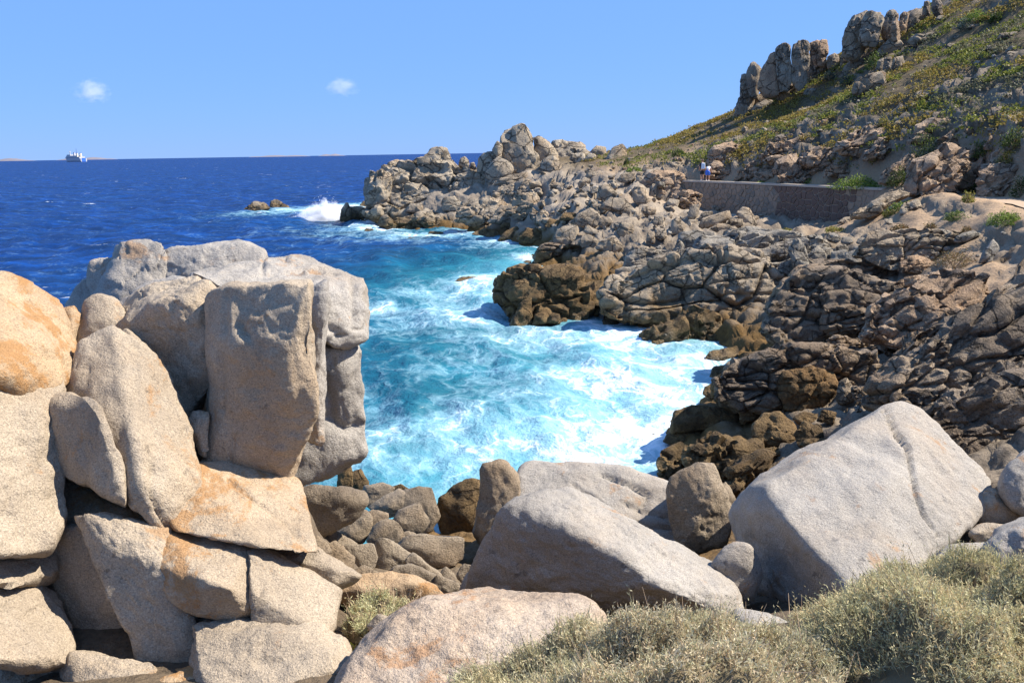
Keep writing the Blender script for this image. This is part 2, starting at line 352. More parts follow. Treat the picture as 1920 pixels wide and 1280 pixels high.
def ground(x, y):
    x = np.asarray(x, float); y = np.asarray(y, float); sh = x.shape; x = x.ravel(); y = y.ravel(); z = np.empty(len(x))
    for i in range(0, len(x), 40000):
        sl = slice(i, i + 40000)
        r2 = (x[sl, None] - CPA[None, :, 0]) ** 2 + (y[sl, None] - CPA[None, :, 1]) ** 2
        z[sl] = _phi(r2) @ _W[:_n] + _W[_n] + _W[_n + 1] * x[sl] + _W[_n + 2] * y[sl]
    sd, hz, sg = path_frame(x, y)
    on = sstep(0.35, 0.75, sd) * (1 - sstep(PATH_W, PATH_W + 1.6, sd))
    tt = sstep(WALL_N - 0.3, WALL_N + 0.05, sg); soft = on * (1 - tt) + tt * sstep(-2.5, 0.2, sd) * (1 - sstep(PATH_W, PATH_W + 1.6, sd))
    z = z * (1 - soft) + (hz - 0.06) * soft
    wz = sstep(0.55, 1.15, sg) * (1 - sstep(3.1, 3.7, sg)) * sstep(-6.0, -2.5, sd) * (1 - sstep(0.3, 0.6, sd))
    z = z + wz * (np.minimum(z, 2.9 + 0.5 * np.maximum(0, sg - 3)) - z)
    return z.reshape(sh)
def land_hit(px, py, d0=3.0, d1=140.0):        # distance at which the view through a pixel meets the land (or the sea)
    r = ray(px, py); r = r / r[1]
    d = np.exp(np.linspace(math.log(d0), math.log(d1), 900))
    P = CAM + r * d[:, None]
    hit = np.nonzero(P[:, 2] < np.maximum(ground(P[:, 0], P[:, 1]), 0.0))[0]
    return d[hit[0]] if len(hit) else None

# ---- land sheet: rows follow each sight line's profile so that steep faces get as many points as flat ones
def build_land():
    NA, NR = 520, 400
    az = np.radians(np.linspace(-50, 62, NA)); fd = np.exp(np.linspace(math.log(1.2), math.log(190), 1000))
    X = np.sin(az)[:, None] * fd; Y = np.cos(az)[:, None] * fd
    Z = ground(X, Y)
    ds = np.hypot(np.diff(fd)[None, :], 1.0 * np.diff(Z, axis=1)) / fd[None, 1:]
    ds = ds * np.where(Z[:, 1:] < -1.0, 0.25, 1.0) * np.where(fd[None, 1:] < 6, 0.35, 1.0)
    for _ in range(60): ds[1:-1] = 0.25 * ds[:-2] + 0.5 * ds[1:-1] + 0.25 * ds[2:]
    s = np.concatenate([np.zeros((NA, 1)), np.cumsum(ds, 1)], 1)
    R = np.empty((NA, NR))
    for i in range(NA): R[i] = np.interp(np.linspace(0, s[i, -1], NR), s[i], fd)
    x = (np.sin(az)[:, None] * R).ravel(); y = (np.cos(az)[:, None] * R).ravel(); z = ground(x, y)
    P = np.stack([x, y, z], 1); G = P.reshape(NA, NR, 3)
    n = np.cross(np.gradient(G, axis=0), np.gradient(G, axis=1)).reshape(-1, 3)
    n = n * np.sign(n[:, 2:3] + 1e-9); n /= np.linalg.norm(n, axis=1)[:, None] + 1e-9
    sd, hz, sg = path_frame(x, y); dist = np.hypot(x, y)
    slope = 1 - n[:, 2]
    nz = fbm(P * 0.22, 4, 3)
    hillside = sstep(1.5, 4.0, sd) * sstep(5.6, 7.5, z) * sstep(30, 38, y)
    pathzone = sstep(-3.0, 0.3, sd) * (1 - sstep(2.0, 3.2, sd)) * np.where(sg > WALL_N - 1.0, 1, sstep(-0.1, 0.1, sd))
    flat_sand = (1 - sstep(0.06, 0.20, slope + 0.10 * nz)) * sstep(2.8, 3.6, z) * (dist > 28) * (1 - hillside) * sstep(-8.5, -4, sd + 2.5 * nz) * np.where(sg > 2.5, 1.0, 0.55) * (y < 68) * (sd < 2.3)
    saddle = sstep(78, 84, y) * (1 - sstep(108, 118, y)) * sstep(7, 11, x) * (1 - sstep(22, 27, x - 6 * nz))
    sand = np.clip(np.maximum(np.maximum(pathzone, 0.9 * flat_sand), saddle), 0, 1)
    near = 1 - sstep(9, 14, dist)
    veg = hillside * sstep(-0.45, 0.15, 0.7 * nz + 3.0 * (0.24 - slope))
    bankm = sstep(2.6, 3.6, sd) * (1 - sstep(8, 13, sd + 3 * nz)) * sstep(36, 40, y) * (y < 84); veg = veg * (1 - 0.85 * bankm)
    rockm = (1 - sand) * (1 - 0.75 * veg) * (1 - 0.8 * near) * (1 - 0.85 * (1 - sstep(0.1, 0.6, np.abs(sd - 0.8))))
    # blocks and joints of the bedrock
    amp = np.clip(dist / 40, 0.25, 1.3)
    Q = P + 0.35 * np.stack([fbm(P * 0.5, 2, 41), fbm(P * 0.5, 2, 42), fbm(P * 0.5, 2, 43)], 1)
    f1, f2, c1 = worley(Q * np.array([0.42, 0.42, 0.95]), 5)
    g1, g2, c2 = worley(Q * np.array([1.1, 1.1, 2.2]) + 3.1, 9)
    blk = (c1 - 0.5) * 0.7 - 0.45 * np.exp(-((f2 - f1) / 0.09) ** 2) + (c2 - 0.5) * 0.45 - 0.22 * np.exp(-((g2 - g1) / 0.10) ** 2)
    lay = P @ np.array([-0.22, 0.05, 0.97]) / 0.62 + 0.5 * fbm(P * 0.25, 2, 44); fr = lay - np.floor(lay)
    blk = blk * 0.8 - 0.30 * np.exp(-(np.minimum(fr, 1 - fr) / 0.09) ** 2) + 0.35 * (_hash(np.floor(lay).astype(np.int64), np.floor(x / 3).astype(np.int64), np.floor(y / 3).astype(np.int64), 3) - 0.5)
    blk = blk + 0.3 * fbm(P * 1.1, 4, 12) - 0.1
    P = P + n * (blk * rockm * amp * np.where(y > 52, 0.6, 0.8) * (1 + 0.7 * bankm))[:, None]
    P[:, 2] += (fbm(P * 0.9, 4, 21) * 0.10 * (1 - rockm)) * np.where(np.abs(sd - 0.8) < 1.2, 0.1, 1)
    lim = (sd > -0.3) & (sd < PATH_W + 0.1)
    P[:, 2] = np.where(lim, np.minimum(P[:, 2], hz - 0.03), P[:, 2])
    i = np.arange(NA - 1)[:, None] * NR + np.arange(NR - 1)[None, :]
    F = np.stack([i, i + 1, i + NR + 1, i + NR], -1).reshape(-1, 4)
    keep = (P[F, 2].max(1) > -2.5)
    F = F[keep][:, ::-1]
    me = mesh_np('rocky_shore', P, F)
    attr(me, 'sand', sand); attr(me, 'veg', veg); attr(me, 'near', near); attr(me, 'pale', sstep(52, 66, y) * (1 - hillside))
    t = NT('shore_ground'); Pn = t.pos()
    n0 = t.noise(Pn, 0.5, 6, 0.65); n1 = t.noise(Pn, 3.0, 6, 0.65); n2 = t.noise(Pn, 22, 4, 0.7)
    rock = t.mix(t.rng(n0, 0.35, 0.65), (0.16, 0.125, 0.088), (0.28, 0.225, 0.165))
    rock = t.mix(t.rng(n1, 0.45, 0.75), rock, (0.11, 0.085, 0.06))
    rock = t.mix(t.attr('pale')['Fac'], rock, t.mix(t.rng(n0, 0.35, 0.65), (0.22, 0.175, 0.13), (0.33, 0.27, 0.20)))
    zz = t.math('ADD', t.sep(Pn)[2], t.math('MULTIPLY', t.math('SUBTRACT', n0, 0.5), -3.0))
    rock = t.mix(t.rng(zz, 1.7, 0.5), rock, t.mix(n1, (0.05, 0.03, 0.012), (0.21, 0.12, 0.04)))
    sandc = t.mix(n1, (0.30, 0.19, 0.105), (0.42, 0.29, 0.175))
    vegc = t.mix(t.rng(n1, 0.35, 0.65), (0.07, 0.05, 0.028), (0.15, 0.11, 0.055))
    nearc = t.mix(n1, (0.07, 0.052, 0.035), (0.17, 0.125, 0.08))
    c = t.mix(t.attr('sand')['Fac'], rock, sandc); c = t.mix(t.attr('veg')['Fac'], c, vegc); c = t.mix(t.attr('near')['Fac'], c, nearc)
    c = t.mix(1.0, c, t.ramp(n2, [(0.25, 0.6), (0.5, 1.0), (0.75, 1.3)]), 'MULTIPLY')
    t.put(t.bsdf.inputs['Base Color'], c); t.bsdf.inputs['Roughness'].default_value = 0.9
    t.bsdf.inputs['Specular IOR Level'].default_value = 0.2
    b = t.bump(t.noise(Pn, 2.4, 7, 0.65), 0.9, 0.18); b = t.bump(n2, 0.5, 0.03, b)
    t.put(t.bsdf.inputs['Normal'], b)
    tag(obj('rocky_shore', me, t.m), kind='structure')
build_land()

# ---- sandy path above the wall
def build_path():
    v = []; f = []
    L = 0; pts = []
    for k in range(len(PATH) - 1):
        for s in np.linspace(0, 1, 12, endpoint=False): pts.append(PATH[k] + s * (PATH[k + 1] - PATH[k]))
    pts.append(PATH[-1]); pts = np.array(pts)
    tn = np.gradient(pts, axis=0)[:, :2]; tn /= np.linalg.norm(tn, axis=1)[:, None]
    nn = np.stack([-tn[:, 1], tn[:, 0]], 1)
    for i, p in enumerate(pts):
        for j in range(5):
            o = -0.05 + (PATH_W + 0.1) * j / 4
            v.append((p[0] + nn[i, 0] * o, p[1] + nn[i, 1] * o, p[2] + 0.015 * math.sin(i * 1.7 + j * 2.1)))
    for i in range(len(pts) - 1):
        for j in range(4):
            a = i * 5 + j; f.append((a, a + 5, a + 6, a + 1))
    me = mesh_np('path', np.array(v), np.array(f))
    t = NT('path_sand'); P = t.pos(); n = t.noise(P, 2, 7, 0.7)
    t.put(t.bsdf.inputs['Base Color'], t.mix(n, (0.29, 0.195, 0.12), (0.43, 0.31, 0.20))); t.bsdf.inputs['Roughness'].default_value = 0.95
    t.put(t.bsdf.inputs['Normal'], t.bump(n, 0.4, 0.05))
    tag(obj('path', me, t.m), kind='structure')
build_path()

# ------------------------------------------------------------------ the sea
FOAM = []   # (x, y, radius, amount) of broken water
for px, py, r, a in ((1290, 760, 4.5, 1.0), (1200, 800, 4.0, 1.0), (1150, 850, 3.5, .95), (1240, 700, 4.5, .95), (1130, 720, 4.0, .85), (1180, 640, 4.0, .9), (1310, 680, 3.0, 1.0), (1060, 640, 4.0, .75), (1000, 630, 3.2, .7), (1140, 608, 3.0, 1.0),
                     (1050, 830, 3.5, .72), (1000, 770, 3.2, .55), (930, 640, 3.5, .68), (880, 600, 4.5, .75), (900, 545, 4.0, .85), (850, 560, 4.0, .62), (800, 590, 3.5, .50), (900, 680, 3.5, .45), (850, 810, 3.6, .6), (740, 840, 3.2, .62), (900, 860, 3.0, .66), (690, 880, 2.0, .6), (800, 870, 2.4, .6), (940, 560, 3.0, .8), (780, 720, 3, .25), (700, 590, 3.0, .75), (760, 620, 4, .42),
                     (960, 850, 2.5, .6), (720, 780, 2.5, .4), (640, 390, 8, 1.), (600, 395, 8, .95), (560, 395, 7, .75), (680, 425, 6, .85), (720, 430, 5, .9), (660, 440, 6, .5), (800, 445, 6, .75), (880, 440, 6, .8), (940, 435, 6, .85), (985, 455, 5, .95), (960, 465, 4, .6), (1000, 485, 3, .8), (620, 430, 7, .4), (480, 402, 6, .6), (900, 525, 3, .8), (840, 1000, 1.2, 1.0), (740, 445, 6, .6), (1100, 870, 2.5, .9), (1230, 840, 2.5, 1.0)):
    p = atz(px, py, 0); FOAM.append((p[0], p[1], r, a))
def build_sea():
    NA = 420
    az = np.radians(np.linspace(-55, 32, NA))
    fd = np.concatenate([np.exp(np.arange(math.log(9), math.log(125), 0.0068)), np.exp(np.linspace(math.log(125), math.log(900), 110))[1:], np.exp(np.linspace(math.log(900), math.log(45000), 40))[1:]])
    X = np.sin(az)[:, None] * fd; Y = np.cos(az)[:, None] * fd; NR = len(fd)
    x, y = X.ravel(), Y.ravel(); dist = np.hypot(x, y)
    g = np.full(len(x), -40.0); m = dist < 180; g[m] = ground(x[m], y[m])
    depth = np.clip(-g, 0, 60)
    depth += 4.0 * sstep(12, 40, np.hypot(x + 1, y - 30) - 8) + 0.12 * np.maximum(0, -x - 8)
    foam = np.zeros(len(x))
    c0 = atz(1060, 720, 0); cove = np.exp(-(((x - c0[0]) / 6.5) ** 2 + ((y - c0[1]) / 9.0) ** 2)); foam = 0.42 * cove
    for fx, fy, r, a in FOAM:
        foam = np.maximum(foam, (a - 0.16 * (a > 0.9) * (r < 4.6)) * np.exp(-((x - fx) ** 2 + (y - fy) ** 2) / (r * r) * 1.1))
    foam = np.maximum(foam, 0.62 * np.exp(-((depth - 0.2) / 0.7) ** 2) * m)
    P = np.stack([x, y, np.zeros(len(x))], 1)
    wv = np.array([0.94, 0.34, 0]); wd = np.array([-0.34, 0.94, 0])      # swell runs from the open sea (left) into the cove
    Q = np.stack([P @ wv / 6.5, P @ wd / 14, np.zeros(len(x))], 1)
    Q2 = np.stack([P @ wv / 1.9, P @ wd / 3.4, np.ones(len(x))], 1)
    calm = sstep(0.2, 2.5, depth)
    sw = fbm(Q, 3, 61); sw = 1 - np.abs(sw) * 1.5
    z = (0.28 * sw + 0.20 * fbm(Q2, 4, 62)) * (0.35 + 0.65 * calm)
    z += 0.12 * foam * fbm(P * 0.9, 3, 63)
    z *= np.clip(260 / dist, 0.0, 1.0) ** 0.5
    z += 0.05
    cx_, cy_ = atz(880, 545, 0)[:2]; big = np.exp(-((x - cx_) ** 2 + (y - cy_) ** 2) / 24)
    P[:, 2] = z + 0.35 * big
    i = np.arange(NA - 1)[:, None] * NR + np.arange(NR - 1)[None, :]
    F = np.stack([i, i + NR, i + NR + 1, i + 1], -1).reshape(-1, 4)
    F = F[g[F].min(1) < 0.8]
    me = mesh_np('sea', P, F)
    shallow = np.exp(-depth / 5.0)
    shallow = np.clip(np.maximum(shallow, 0.55 * foam), 0, 1)
    attr(me, 'shallow', shallow); attr(me, 'foam', foam); attr(me, 'crest', z)
    t = NT('sea_water'); Pn = t.pos()
    sh = t.attr('shallow')['Fac']; fo = t.attr('foam')['Fac']; cr = t.attr('crest')['Fac']
    n0 = t.noise(t.scaled(Pn, (1, 1, 0.3)), 0.06, 4, 0.6)
    sh2 = t.math('ADD', sh, t.math('MULTIPLY', t.math('SUBTRACT', n0, 0.5), 0.22))
    col = t.ramp(sh2, [(0.0, (0.0008, 0.023, 0.118)), (0.14, (0.001, 0.036, 0.128)), (0.34, (0.001, 0.068, 0.122)), (0.55, (0.010, 0.115, 0.16)), (0.8, (0.06, 0.235, 0.30)), (1.0, (0.14, 0.30, 0.32))])
    # foam: torn sheets and webs, drawn out along the swell
    W0 = t.node('ShaderNodeTexNoise', None, Vector=Pn, Scale=0.5, Detail=4.0, Roughness=0.6).outputs['Color']
    Wp = t.node('ShaderNodeVectorMath', {'operation': 'MULTIPLY_ADD'}, _0=W0, _1=(2.4, 2.4, 0.0), _2=t.scaled(Pn, (1, 1, 0)))
    Wv = Wp.outputs[0]
    Rv = t.node('ShaderNodeMapping', None, Vector=Wv, Rotation=(0, 0, math.radians(-20)), Scale=(1.0, 0.55, 1)).outputs[0]
    web = t.math('MULTIPLY', t.voro(Rv, 0.85, 'DISTANCE_TO_EDGE'), 1.6)
    web2 = t.math('MULTIPLY', t.voro(Rv, 2.6, 'DISTANCE_TO_EDGE'), 1.5)
    sheet = t.noise(Rv, 0.55, 8, 0.66, 0.6)
    fine = t.noise(Rv, 3.5, 6, 0.7, 0.5)
    pat = t.math('ADD', t.math('MULTIPLY', sheet, 0.62), t.math('MULTIPLY', fine, 0.30))
    pat = t.math('ADD', pat, t.math('MULTIPLY', t.math('SUBTRACT', 0.22, t.math('MINIMUM', web, 0.45)), 0.40))
    pat = t.math('ADD', pat, t.math('MULTIPLY', t.math('SUBTRACT', 0.18, t.math('MINIMUM', web2, 0.4)), 0.32))
    v = t.math('ADD', pat, t.math('MULTIPLY', fo, 0.56))
    hard = t.rng(v, 0.83, 1.10); softm = t.rng(v, 0.52, 0.98)
    # white caps of the open sea
    wc = t.noise(t.node('ShaderNodeMapping', None, Vector=Pn, Rotation=(0, 0, math.radians(12)), Scale=(0.11, 0.30, 1)).outputs[0], 1.0, 7, 0.62, 0.3)
    cap = t.math('MULTIPLY', t.rng(wc, 0.675, 0.705), t.rng(t.noise(Pn, 1.3, 4, 0.6), 0.38, 0.55))
    col = t.mix(t.math('MULTIPLY', softm, 0.72), col, (0.27, 0.45, 0.52))
    col = t.mix(t.math('MULTIPLY', t.rng(fo, 0.42, 1.0), t.rng(t.noise(Rv, 0.28, 5, 0.6), 0.25, 0.65, 0.35, 0.9)), col, (0.30, 0.49, 0.56))
    fmask = t.math('MAXIMUM', hard, cap)
    col = t.mix(fmask, col, (0.70, 0.75, 0.78))
    dn = t.noise(t.node('ShaderNodeMapping', None, Vector=Pn, Scale=(0.16, 0.55, 1)).outputs[0], 1.0, 7, 0.68)
    deepm = t.math('MULTIPLY', t.math('SUBTRACT', 1.0, fmask), t.rng(sh, 0.6, 0.15, 0.25, 1.0))
    col = t.mix(deepm, col, t.mix(1.0, col, t.ramp(dn, [(0.3, 0.35), (0.5, 0.95), (0.72, 2.1)]), 'MULTIPLY'))
    b = t.bump(t.noise(t.scaled(Pn, (1, 1.0, 1)), 0.55, 6, 0.62), 0.75, 0.55)
    b = t.bump(t.noise(Pn, 3.2, 5, 0.65, 0.4), 0.55, 0.10, b)
    b = t.bump(v, 0.35, 0.25, b)
    t.n.remove(t.bsdf)                          # body colour of the water plus a wave-averaged sky reflection
    df = t.node('ShaderNodeBsdfDiffuse', None, Color=col, Normal=b); gl = t.node('ShaderNodeBsdfGlossy', None, Color=(1, 1, 1), Roughness=0.22, Normal=b)
    fr = t.node('ShaderNodeFresnel', None, IOR=1.33, Normal=b).outputs[0]
    fac = t.math('MULTIPLY', t.math('MINIMUM', fr, 0.13), t.math('SUBTRACT', 1.0, fmask))
    mx = t.node('ShaderNodeMixShader', None, _0=fac, _1=df.outputs[0], _2=gl.outputs[0]); t.l.new(mx.outputs[0], t.out.inputs['Surface'])
    tag(obj('sea', me, t.m), kind='structure')
build_sea()
# ------------------------------------------------------------------ rocks: rounded polyhedra from hulls, weathered by noise, split by joints
_ICO = {}
def ico(level):
    if level not in _ICO:
        bm = bmesh.new(); bmesh.ops.create_icosphere(bm, subdivisions=level, radius=1.0)
        V = np.array([v.co[:] for v in bm.verts]); F = np.array([[v.index for v in f.verts] for f in bm.faces]); bm.free()
        _ICO[level] = (V / np.linalg.norm(V, axis=1)[:, None], F)
    return _ICO[level]
_CS = {}
def cube_sphere(n):                # n x n quads on each of six sides
    if n not in _CS:
        g = np.tan(np.linspace(-1, 1, n + 1) * math.pi / 4); A, B = np.meshgrid(g, g); A, B = A.ravel(), B.ravel(); O = np.ones_like(A)
        i = (np.arange(n)[:, None] * (n + 1) + np.arange(n)[None]).ravel(); q = np.stack([i, i + 1, i + n + 2, i + n + 1], 1); Vs, Fs = [], []
        for k, (s, u, v) in enumerate((((1, 0, 0), (0, 1, 0), (0, 0, 1)), ((-1, 0, 0), (0, 0, 1), (0, 1, 0)), ((0, 1, 0), (0, 0, 1), (1, 0, 0)), ((0, -1, 0), (1, 0, 0), (0, 0, 1)), ((0, 0, 1), (1, 0, 0), (0, 1, 0)), ((0, 0, -1), (0, 1, 0), (1, 0, 0)))):
            Vs.append(O[:, None] * np.array(s) + A[:, None] * np.array(u) + B[:, None] * np.array(v)); Fs.append(q + k * (n + 1) ** 2)
        V = np.vstack(Vs); V /= np.linalg.norm(V, axis=1)[:, None]
        _, first, inv = np.unique(np.round(V, 5), axis=0, return_index=True, return_inverse=True)
        _CS[n] = (V[first], inv.ravel()[np.vstack(Fs)])
    return _CS[n]
def hull_planes(pts):
    bm = bmesh.new()
    for p in pts: bm.verts.new(tuple(p))
    r = bmesh.ops.convex_hull(bm, input=bm.verts)
    for f in bm.faces: f.normal_update()
    c = np.mean([v.co[:] for v in bm.verts if v.link_faces], axis=0)
    pl = []
    for f in sorted(bm.faces, key=lambda f: -f.calc_area()):
        n = np.array(f.normal[:]); p = np.array(f.verts[0].co[:])
        if np.linalg.norm(n) < 0.5: continue
        h = n @ (p - c)
        if h < 0: n, h = -n, -h
        if any(n @ q[0] > 0.975 for q in pl): continue
        pl.append((n, max(h, 1e-3)))
    bm.free()
    return c, pl
def rock_verts(pts, level, p=14.0, rough=1.0, seed=0, joints=0.5, chips=6, cracks=(), size=None, strata=0.0, ldir=(-0.2, 0.05, 0.97), res=None):
    p = 2.6 * p if len(cracks) or level >= 6 else 2.2 * p
    pts = np.asarray(pts, float)
    c, pl = hull_planes(pts)
    r = random.Random(seed)
    ext = pts - c; s = size or float(np.sqrt((ext ** 2).sum(1).mean())) * 0.75
    for _ in range(chips if chips > 2 else 0):                     # knocked-off corners
        n = np.array([r.gauss(0, 1) for _ in range(3)]); n /= np.linalg.norm(n)
        pl.append((n, (ext @ n).max() * r.uniform(0.84, 0.95)))
    for _ in range(chips + 4):                 # small flat spalls
        n = np.array([r.gauss(0, 1) for _ in range(3)]); n /= np.linalg.norm(n)
        pl.append((n, (ext @ n).max() * r.uniform(0.93, 0.985)))
    N = np.array([q[0] for q in pl]); H = np.array([q[1] for q in pl])
    V, F = cube_sphere(res) if res else ico(level)
    if res:                   # more points on the side nearest the viewer
        tc = CAM - c; V = V + 0.5 * tc / np.linalg.norm(tc); V = V / np.linalg.norm(V, axis=1)[:, None]
    C = ext.T @ ext / len(ext); w, U = np.linalg.eigh(C); w = np.sqrt(np.maximum(w, 1e-6)); w = np.maximum(w / w.max(), 0.3)
    D = (V * w) @ U.T; D /= np.linalg.norm(D, axis=1)[:, None]
    q = np.maximum((D @ N.T) / H, 0)
    qm = q.max(1); rad = ((q / qm[:, None]) ** p).sum(1) ** (-1.0 / p) / qm
    qn = q / q.max(1)[:, None]; nrm = (qn ** (p - 1)) @ (N / H[:, None]); nrm /= np.linalg.norm(nrm, axis=1)[:, None]
    P = c + D * rad[:, None]
    for ax in (CR, CU):                        # rounding must not shrink the rock
        a, e = P @ ax, pts @ ax
        k = (e.max() - e.min()) / (a.max() - a.min()); m0 = (a.max() + a.min()) / 2; m1 = (e.max() + e.min()) / 2
        P = P + ((m1 + (a - m0) * k) - a)[:, None] * ax
    o = np.array([r.uniform(-50, 50) for _ in range(3)])
    f = (P - c) / s + o
    d = 0.075 * fbm(f * 1.1, 3, 1) + 0.030 * fbm(f * 4.0, 3, 4)
    if level >= 5:
        n1 = vnoise(f * np.array([1.0, 1.0, 1.5]) * 1.25, 31) + 0.12 * fbm(f * 5, 2, 33)
        n2 = vnoise(f * 1.7 + 9.0, 35) + 0.10 * fbm(f * 6, 2, 36)
        mk = sstep(-0.2, 0.25, vnoise(f * 0.9 + 4, 37))
        d = d - joints * (0.10 * np.exp(-(n1 / 0.045) ** 2) + 0.05 * mk * np.exp(-(n2 / 0.04) ** 2))
        d = d + joints * 0.05 * np.sign(n1) * (1 - np.exp(-(n1 / 0.10) ** 2))
    if joints >= 0.45 and level >= 5:          # massive jointing into blocks
        fw = f + 0.10 * np.stack([vnoise(f * 2.2, 91), vnoise(f * 2.2 + 5, 92), vnoise(f * 2.2 + 9, 93)], 1)
        w1, w2, cid = worley(fw * np.array([1.15, 1.15, 1.5]), seed)
        d = d + joints * (0.22 * (cid - 0.5) - 0.15 * np.exp(-((w2 - w1) / 0.05) ** 2))
        if level >= 6:
            w1, w2, cid = worley(fw * np.array([2.6, 2.6, 3.6]) + 7, seed + 3); d = d + joints * (0.05 * (cid - 0.5) - 0.025 * np.exp(-((w2 - w1) / 0.09) ** 2))
    if strata > 0:                             # bedding: recessed joints and ledges of unequal reach
        lay = P @ np.array(ldir) / (0.36 * s) + 0.75 * vnoise(f * 0.8, 95) + 0.3 * vnoise(f * 2.1, 96); k_ = np.floor(lay); fr = lay - k_
        h_ = _hash(k_.astype(np.int64), np.floor(f[:, 0] * 0.7).astype(np.int64), np.floor(f[:, 1] * 0.7).astype(np.int64) * 0, seed + 8)
        h0 = _hash(k_.astype(np.int64), k_.astype(np.int64) * 0, k_.astype(np.int64) * 0, seed + 9)
        d = d + strata * (0.20 * (h0 - 0.5) + 0.06 * (h_ - 0.5) - 0.13 * (0.35 + 0.65 * sstep(-0.35, 0.35, vnoise(f * 1.3 + 3, 97))) * np.exp(-(np.minimum(fr, 1 - fr) / 0.10) ** 2))
    if level >= 6: d = d + 0.010 * fbm(f * 14.0, 3, 51)
    P = P + nrm * (d * s * rough)[:, None]
    for poly, wid, dep in cracks:              # joints traced as lines over the face that is turned to the viewer
        px, py, ww = project(P); best = np.full(len(P), 1e9)
        wob = 5.0 * fbm(P * 3.0, 3, 71)
        for (x0, y0), (x1, y1) in zip(poly[:-1], poly[1:]):
            dx, dy = x1 - x0, y1 - y0; t = np.clip(((px - x0) * dx + (py - y0) * dy) / (dx * dx + dy * dy), 0, 1)
            best = np.minimum(best, np.hypot(px - x0 - t * dx, py - y0 - t * dy))
        facing = sstep(-0.05, 0.25, -(nrm @ CW))
        m = np.maximum(best + wob * 0.5, 0) * ww / FPX
        P = P - nrm * (dep * np.exp(-(m / wid) ** 2) * facing)[:, None]
    return P, F
ROCKS = []
def put_rock(name, label, P, F, mat, group=None, cat='rock', sharp=True):
    base = np.array([P[:, 0].mean(), P[:, 1].mean(), P[:, 2].min()])
    me = mesh_np(name, P - base, F)
    if sharp: me.set_sharp_from_angle(angle=math.radians(34))
    o = obj(name, me, MAT[mat] if isinstance(mat, str) else mat, None, base)
    tag(o, label, cat, group); ROCKS.append(o)
    return o
def hull_pts(outline, D, T=None, tilt=0.4, bulge=0.3, ridge=(), shrink=0.72, seed=0):
    r = random.Random(seed * 7 + 1)
    o = [(q[0], q[1]) for q in outline]; xs = [q[0] for q in o]; ys = [q[1] for q in o]
    x0, x1, y0, y1 = min(xs), max(xs), min(ys), max(ys)
    if D is None:
        D = land_hit((x0 + x1) / 2, y1 - 0.12 * (y1 - y0)) or 90.0
    m = D / FPX; w, h = (x1 - x0) * m, (y1 - y0) * m
    if T is None: T = 0.85 * math.sqrt(w * h)
    def dd(q): return q[2] if len(q) > 2 else D + tilt * (y1 - q[1]) * m
    front = [at(q[0], q[1], dd(q)) for q in outline]
    cx, cy = sum(xs) / len(xs), sum(ys) / len(ys)
    back = [at(cx + (q[0] - cx) * shrink, cy + (q[1] - cy) * shrink, dd(q) + T) for q in outline]
    mid = [at(cx + (q[0] - cx) * 0.98, cy + (q[1] - cy) * 0.98, dd(q) + 0.45 * T) for q in outline]
    pts = front + back + mid
    if ridge: pts += [at(*q) for q in ridge]
    elif bulge > 0:
        for _ in range(3):
            qx, qy = cx + r.uniform(-0.25, 0.25) * (x1 - x0), cy + r.uniform(-0.25, 0.25) * (y1 - y0)
            pts.append(at(qx, qy, dd((qx, qy)) - bulge * T * r.uniform(0.5, 1)))
    return pts, (w, h, T, D), max(x1 - x0, y1 - y0)
_seed = [100]
def rock(outline, label, mat='mid', D=None, T=None, tilt=0.4, bulge=0.16, ridge=(), name='boulder', group=None, p=14, rough=1.0, joints=0.5, chips=5, cracks=(), level=None, cat='rock', shrink=0.72, strata=0.0, ldir=(-0.2, 0.05, 0.97), grow=1.0, dshift=0.0):
    _seed[0] += 1; sd = _seed[0]
    if D is not None and D < 16 and joints < 1: joints = min(joints, 0.30)
    if D is not None and D < 8 and grow == 1.0: grow = 1.045
    if D is not None and D < 8: p = p * 1.5; rough = rough * 0.8
    if grow != 1.0:
        gx, gy = sum(q[0] for q in outline) / len(outline), sum(q[1] for q in outline) / len(outline)
        outline = [(gx + (q[0] - gx) * grow, gy + (q[1] - gy) * grow, *q[2:]) for q in outline]
    if dshift: D = (land_hit(sum(q[0] for q in outline) / len(outline), max(q[1] for q in outline) - 4) or 88.0) + dshift
    pts, (w, h, T, D), pxs = hull_pts(outline, D, T, tilt, bulge, ridge, shrink, sd)
    if level is None: level = 7 if pxs > 330 else 6 if pxs > 95 else 5 if pxs > 34 else 4
    res = int(min(max(pxs * 0.145, 12), 92 if cracks else 72)); res = (res + 1) // 2 * 2
    P, F = rock_verts(pts, level, p, rough, sd, joints, chips, cracks, None, strata, ldir, res)
    return put_rock(name, label, P, F, mat, group, cat, not cracks and joints > 0.2)
def Z(k, ox, oy): return lambda L: [(q[0] / k + ox, q[1] / k + oy, *q[2:]) for q in L]
z1 = Z(2.56, 0, 420); z2 = Z(2.6667, 0, 800); z3 = Z(2.6667, 540, 820); z4 = Z(2.286, 1200, 720); z5 = Z(3.2, 900, 380); z6 = Z(3.2, 1400, 380); z7 = Z(3.2, 420, 220); z8 = Z(3.2, 880, 220); zA = Z(3.283, 1340, 0); zW = Z(2.4615, 1140, 180)

